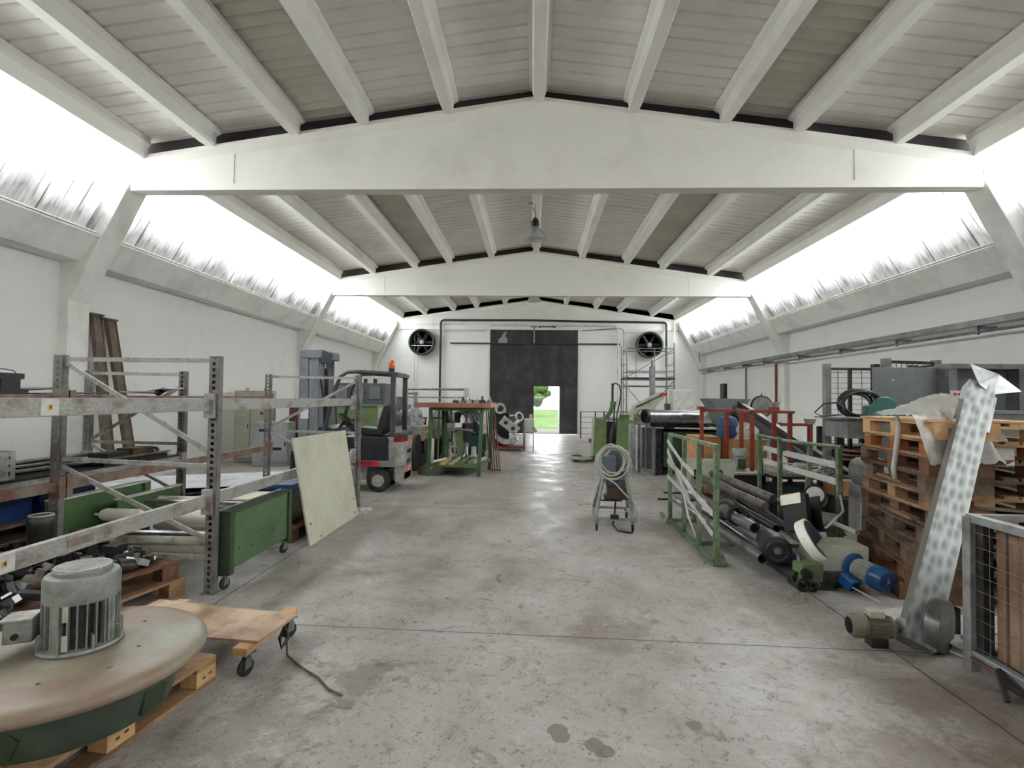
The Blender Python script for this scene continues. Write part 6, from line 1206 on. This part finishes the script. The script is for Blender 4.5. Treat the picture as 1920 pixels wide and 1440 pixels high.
for x in (5.6, 6.1, 6.6): q.bar((x, 9.7, 0), (x, 9.7, 1.13), .05)
solo(q, 'grey_stand', MOTORG, 'plain grey stand frame between the red frame and the mesh stillage', 'stand')
solo(MB().bb(4.9, 6.9, 9.0, 9.3, 0, .62), 'low_beige_box', BEIGE, 'low beige box by the side wall between red frame and stillage', 'box')
g = 'reddish flats between cage and stack'
for k in range(3): solo(MB().bar((3.95+.1*k, 7.35, .86+.05*k), (4.75, 6.75, .84+.05*k), .12, .02), 'rusty_flat', WOODR, 'rusty flat bar jutting out behind the roller stand, '+('lowest', 'middle', 'topmost')[k]+' of three', 'bar', g)
solo(MB().bb(4.35, 4.65, 6.83, 6.88, 0, .84), 'flat_support', STEELD, 'dark support under the rusty flat bars', 'support')

# ------------------------------------------------------------------ dimpled steel trough leaning on the stack
def dimple():
    m = bpy.data.materials.new('swirl_polished_steel'); m.use_nodes = True; nt = m.node_tree; N = nt.nodes; L = nt.links; b = N['Principled BSDF']
    tc = N.new('ShaderNodeTexCoord'); sx = N.new('ShaderNodeSeparateXYZ'); L.new(tc.outputs['Object'], sx.inputs[0]); cb = N.new('ShaderNodeCombineXYZ'); L.new(sx.outputs[0], cb.inputs[0]); L.new(sx.outputs[2], cb.inputs[1])
    mp = N.new('ShaderNodeMapping'); mp.inputs['Scale'].default_value = (20, 8.5, 1); mp.vector_type = 'TEXTURE' if False else 'POINT'; L.new(cb.outputs[0], mp.inputs[0])
    vo = N.new('ShaderNodeTexVoronoi'); vo.voronoi_dimensions = '2D'; vo.inputs['Scale'].default_value = 1.0; vo.inputs['Randomness'].default_value = .5; L.new(mp.outputs[0], vo.inputs[0])
    r = N.new('ShaderNodeValToRGB'); r.color_ramp.elements[0].position = .12; r.color_ramp.elements[0].color = hexc('#7b807e'); r.color_ramp.elements[1].position = .55; r.color_ramp.elements[1].color = hexc('#a6a9a6'); L.new(vo.outputs['Distance'], r.inputs[0]); L.new(r.outputs[0], b.inputs['Base Color'])
    b.inputs['Metallic'].default_value = .6; b.inputs['Roughness'].default_value = .4
    bp = N.new('ShaderNodeBump'); bp.inputs['Strength'].default_value = .25; bp.inputs['Distance'].default_value = .006; L.new(vo.outputs['Distance'], bp.inputs['Height']); L.new(bp.outputs[0], b.inputs['Normal'])
    return m
DIMP = dimple(); SMOOTHM = mat('plain_trough_side', '#8e8d87', .4, .5, dirt='#74726b', amt=.3, scale=3)
A = Vector((2.47, 3.58, .04)); B = Vector((3.717, 4.604, 1.74)); dz_ = (B-A).normalized(); ln_ = (B-A).length
t = thing('steel_trough', A, 'long swirl polished steel box section leaning against the pallet stack', 'steel section')
xv = Vector((1, -.12, 0)); xv = (xv-dz_*xv.dot(dz_)).normalized(); yv = dz_.cross(xv)
M4 = Matrix(((xv.x, yv.x, dz_.x), (xv.y, yv.y, dz_.y), (xv.z, yv.z, dz_.z))).to_4x4(); t.rotation_euler = M4.to_euler()
MB().bb(-.094, .094, -.062, -.058, .0, ln_).build('front_face', DIMP, t); q = MB(); q.bb(.090, .094, -.058, .06, .0, ln_); q.bb(-.094, -.090, -.058, .06, 0, ln_); q.bb(-.094, .094, .056, .06, 0, ln_); q.build('side_walls', SMOOTHM, t)
w4 = [Vector(p) for p in ((3.65, 4.60, 1.93), (3.88, 4.60, 1.845), (3.97, 4.50, 1.705), (3.74, 4.50, 1.68), (3.66, 4.53, 1.76))]; Mi = (Matrix.Translation(A) @ M4).inverted(); w5 = [Mi @ p for p in w4]; w6 = [Mi @ (p+Vector((.0, .012, .008))) for p in w4]
MB().add(w5+w6, [(0, 1, 2, 3, 4), (9, 8, 7, 6, 5)]+[(i, (i+1) % 5, 5+(i+1) % 5, 5+i) for i in range(5)]).build('top_plate', GALVL, t)
MB().bb(.09, .115, -.05, .03, ln_-.48, ln_-.10).build('side_strap', GALVL, t); 
for z in (ln_-.14, ln_-.44): MB().cyl((.115, -.01, z), (.122, -.01, z), .012, 10).build('bolt', BLACK, t)
solo_w = thing('hub_disc', (2.63, 3.60, .0), 'dark round hub wheel behind the foot of the leaning steel section', 'wheel')
MB().lathe([(.001, -.03), (.05, -.04), (.14, -.035), (.165, -.03), (.17, .0), (.165, .05), (.001, .05)], (0, 0, .17), (.8, -1, 0), 34).build('wheel', mat('hub_steel', '#6d6f6d', .35, .6, dirt='#474745', amt=.4, scale=7), solo_w); MB().torus((-.012, .015, .17), .155, .012, (.8, -1, 0), 34, 7).build('rim', STEEL, solo_w)
q = MB(); q.prism([(.0, .04), (.22, .0), (.22, .24), (.04, .30)], 'y', .10, .14); q.build('mount_plate', STEELD, solo_w); MB().box((.22, -.02, .10), (.16, .04, .03)).build('pale_lug', CAST, solo_w)
t = thing('worm_drive_motor', (2.28, 3.66, .0), 'dusty brown finned motor on its side at the foot of the leaning steel section', 'motor', rz=R(-4))
D = (1, 0, 0); z = .125
MB().lathe([(.001, -.17), (.055, -.17), (.072, -.155), (.078, -.14), (.078, -.075), (.07, -.07)], (0, 0, z), D, 28).build('cowl', BROWNM, t); MB().lathe([(.062, -.07), (.062, .07)], (0, 0, z), D, 24).build('motor_body', BROWNM, t)
q = MB()
for k in range(14): a = 2*math.pi*k/14; q.box((0, .066*math.cos(a), z+.066*math.sin(a)), (.13, .004, .018), rx=a-math.pi/2)
q.build('cooling_fins', BROWNM, t); MB().lathe([(.07, .07), (.07, .09), (.04, .11), (.035, .14)], (0, 0, z), D, 20).build('end_shield', BROWNM, t)
q = MB(); q.box((-.01, .0, z+.085), (.09, .075, .045)); q.build('terminal_box', BEIGE, t, bev=.004); q = MB()
for k in range(-4, 5): q.box((-.173, k*.011, z), (.004, .005, 2*math.sqrt(max(.0001, .05**2-(k*.011)**2))))
q.build('grille', BLACK, t); MB().lathe([(.055, .14), (.062, .15), (.062, .165), (.035, .17), (.03, .18), (.058, .185), (.058, .20), (.03, .21)], (0, 0, z), D, 22).build('coupling', mat('pale_teal_grey', '#8c9896', .5), t); MB().box((0, 0, .03), (.10, .09, .06)).build('foot', STEELD, t)

# ------------------------------------------------------------------ mesh box of boards close to the camera
O = (2.75, 3.1, 0)
t = thing('mesh_crate', O, 'galvanised mesh crate packed with upright brown laths near the leaning steel section', 'crate')
MB(O).bb(2.63, 2.69, 3.34, 3.40, .0, .92).build('corner_post', GALVL, t, bev=.004); MB(O).bb(2.66, 2.72, 3.28, 3.34, .05, .90).build('inner_post', STEELD, t)
X1 = 2.66
MB(O).bb(2.635, 2.685, 2.15, 3.38, .885, .935).build('top_rail', GALVL, t, bev=.004); MB(O).bb(2.635, 2.685, 2.15, 3.38, .075, .125).build('bottom_rail', GALVL, t, bev=.004); MB(O).bb(2.635, 2.685, 2.15, 2.2, 0, .9).build('corner_post', GALVL, t)
for x in (3.85,): MB(O).bb(x-.03, x+.03, 3.34, 3.40, 0, .92).build('corner_post', GALVL, t); MB(O).bb(x-.03, x+.03, 2.15, 2.21, 0, .92).build('corner_post', GALVL, t)
MB(O).bb(2.66, 3.85, 3.35, 3.39, .89, .93).build('top_rail', GALVL, t); MB(O).bb(2.66, 3.85, 3.35, 3.39, .08, .12).build('bottom_rail', GALVL, t)
q = MB(O)
for k in range(12): yy = 2.23+.1*k; q.bb(2.653, 2.656, yy-.0012, yy+.0012, .1, .9)
for k in range(9): q.bb(2.651, 2.654, 2.2, 3.36, .15+.085*k, .1525+.085*k)
q.build('wire_mesh', GALV, t)
g = 'upright slats in the mesh crate'
SL = mat('brown_slat', '#957860', .75, dirt='#6e513b', amt=.4, scale=3, fine=.15)
ORD = ORDW
'first second third fourth fifth sixth seventh eighth ninth tenth eleventh twelfth thirteenth fourteenth'.split()
for k in range(14): solo(MB().box((2.735+.006*(k % 2), 3.235-.076*k, .51), (.025, .066, .80), rz=.05*((k % 3)-1)), 'upright_lath', SL, ORD[k]+' brown upright lath from the corner post in the mesh crate', 'lath', g, bev=.003)
solo(MB().bb(2.76, 3.8, 2.25, 3.3, .10, .86), 'slat_filling', WOODD, 'dark bundle of boards packed behind the slats in the mesh crate', 'board bundle')
solo(MB().bb(2.70, 3.82, 2.2, 3.33, .075, .099), 'crate_floor_board', STEELD, 'dark floor board of the mesh crate', 'board')
t = thing('forked_iron', (2.60, 3.02, 0), 'dark forked iron foot on the floor under the mesh crate edge', 'iron foot'); 
for a, b in (((0, .1, .12), (-.05, -.02, .01)), ((0, .1, .12), (.06, -.12, .01))): MB().bar(a, b, .022, .03).build('prong', STEELD, t)
MB().bar((-.02, .05, .08), (.03, -.05, .05), .02, .03).build('cross_piece', STEELD, t); MB().bar((.0, .1, .10), (-.03, .24, .12), .02, .02).build('rusty_arm', WOODR, t)
# pale sheets lying between stack and mesh crate
g = 'pale sheets on the floor by the stack'
for k, (x, yy, z, lx, ly, rz, rx) in enumerate(((2.98, 3.95, .012, .8, .75, .35, 0), (3.18, 4.02, .03, .7, .4, .1, 0), (2.88, 3.70, .06, .42, .5, .5, R(8)))):
    solo(MB().box((x, yy, z), (lx, ly, .014), rz=rz, rx=rx), 'pale_sheet', WHITEP if k != 2 else CREAMB, ('large white sheet flat on the floor between stack and mesh crate', 'white sheet half under the pallet stack edge', 'small cream sheet tilted on the white ones by the hub wheel')[k], 'sheet', g)
solo(MB().bar((2.88, 4.16, .06), (3.6, 4.12, .06), .03, .04).bb(2.95, 3.0, 4.13, 4.18, .02, .05).bb(3.45, 3.5, 4.11, 4.15, .02, .05), 'white_bar', CAST, 'bright level bar lying before the foot of the pallet stack', 'bar')
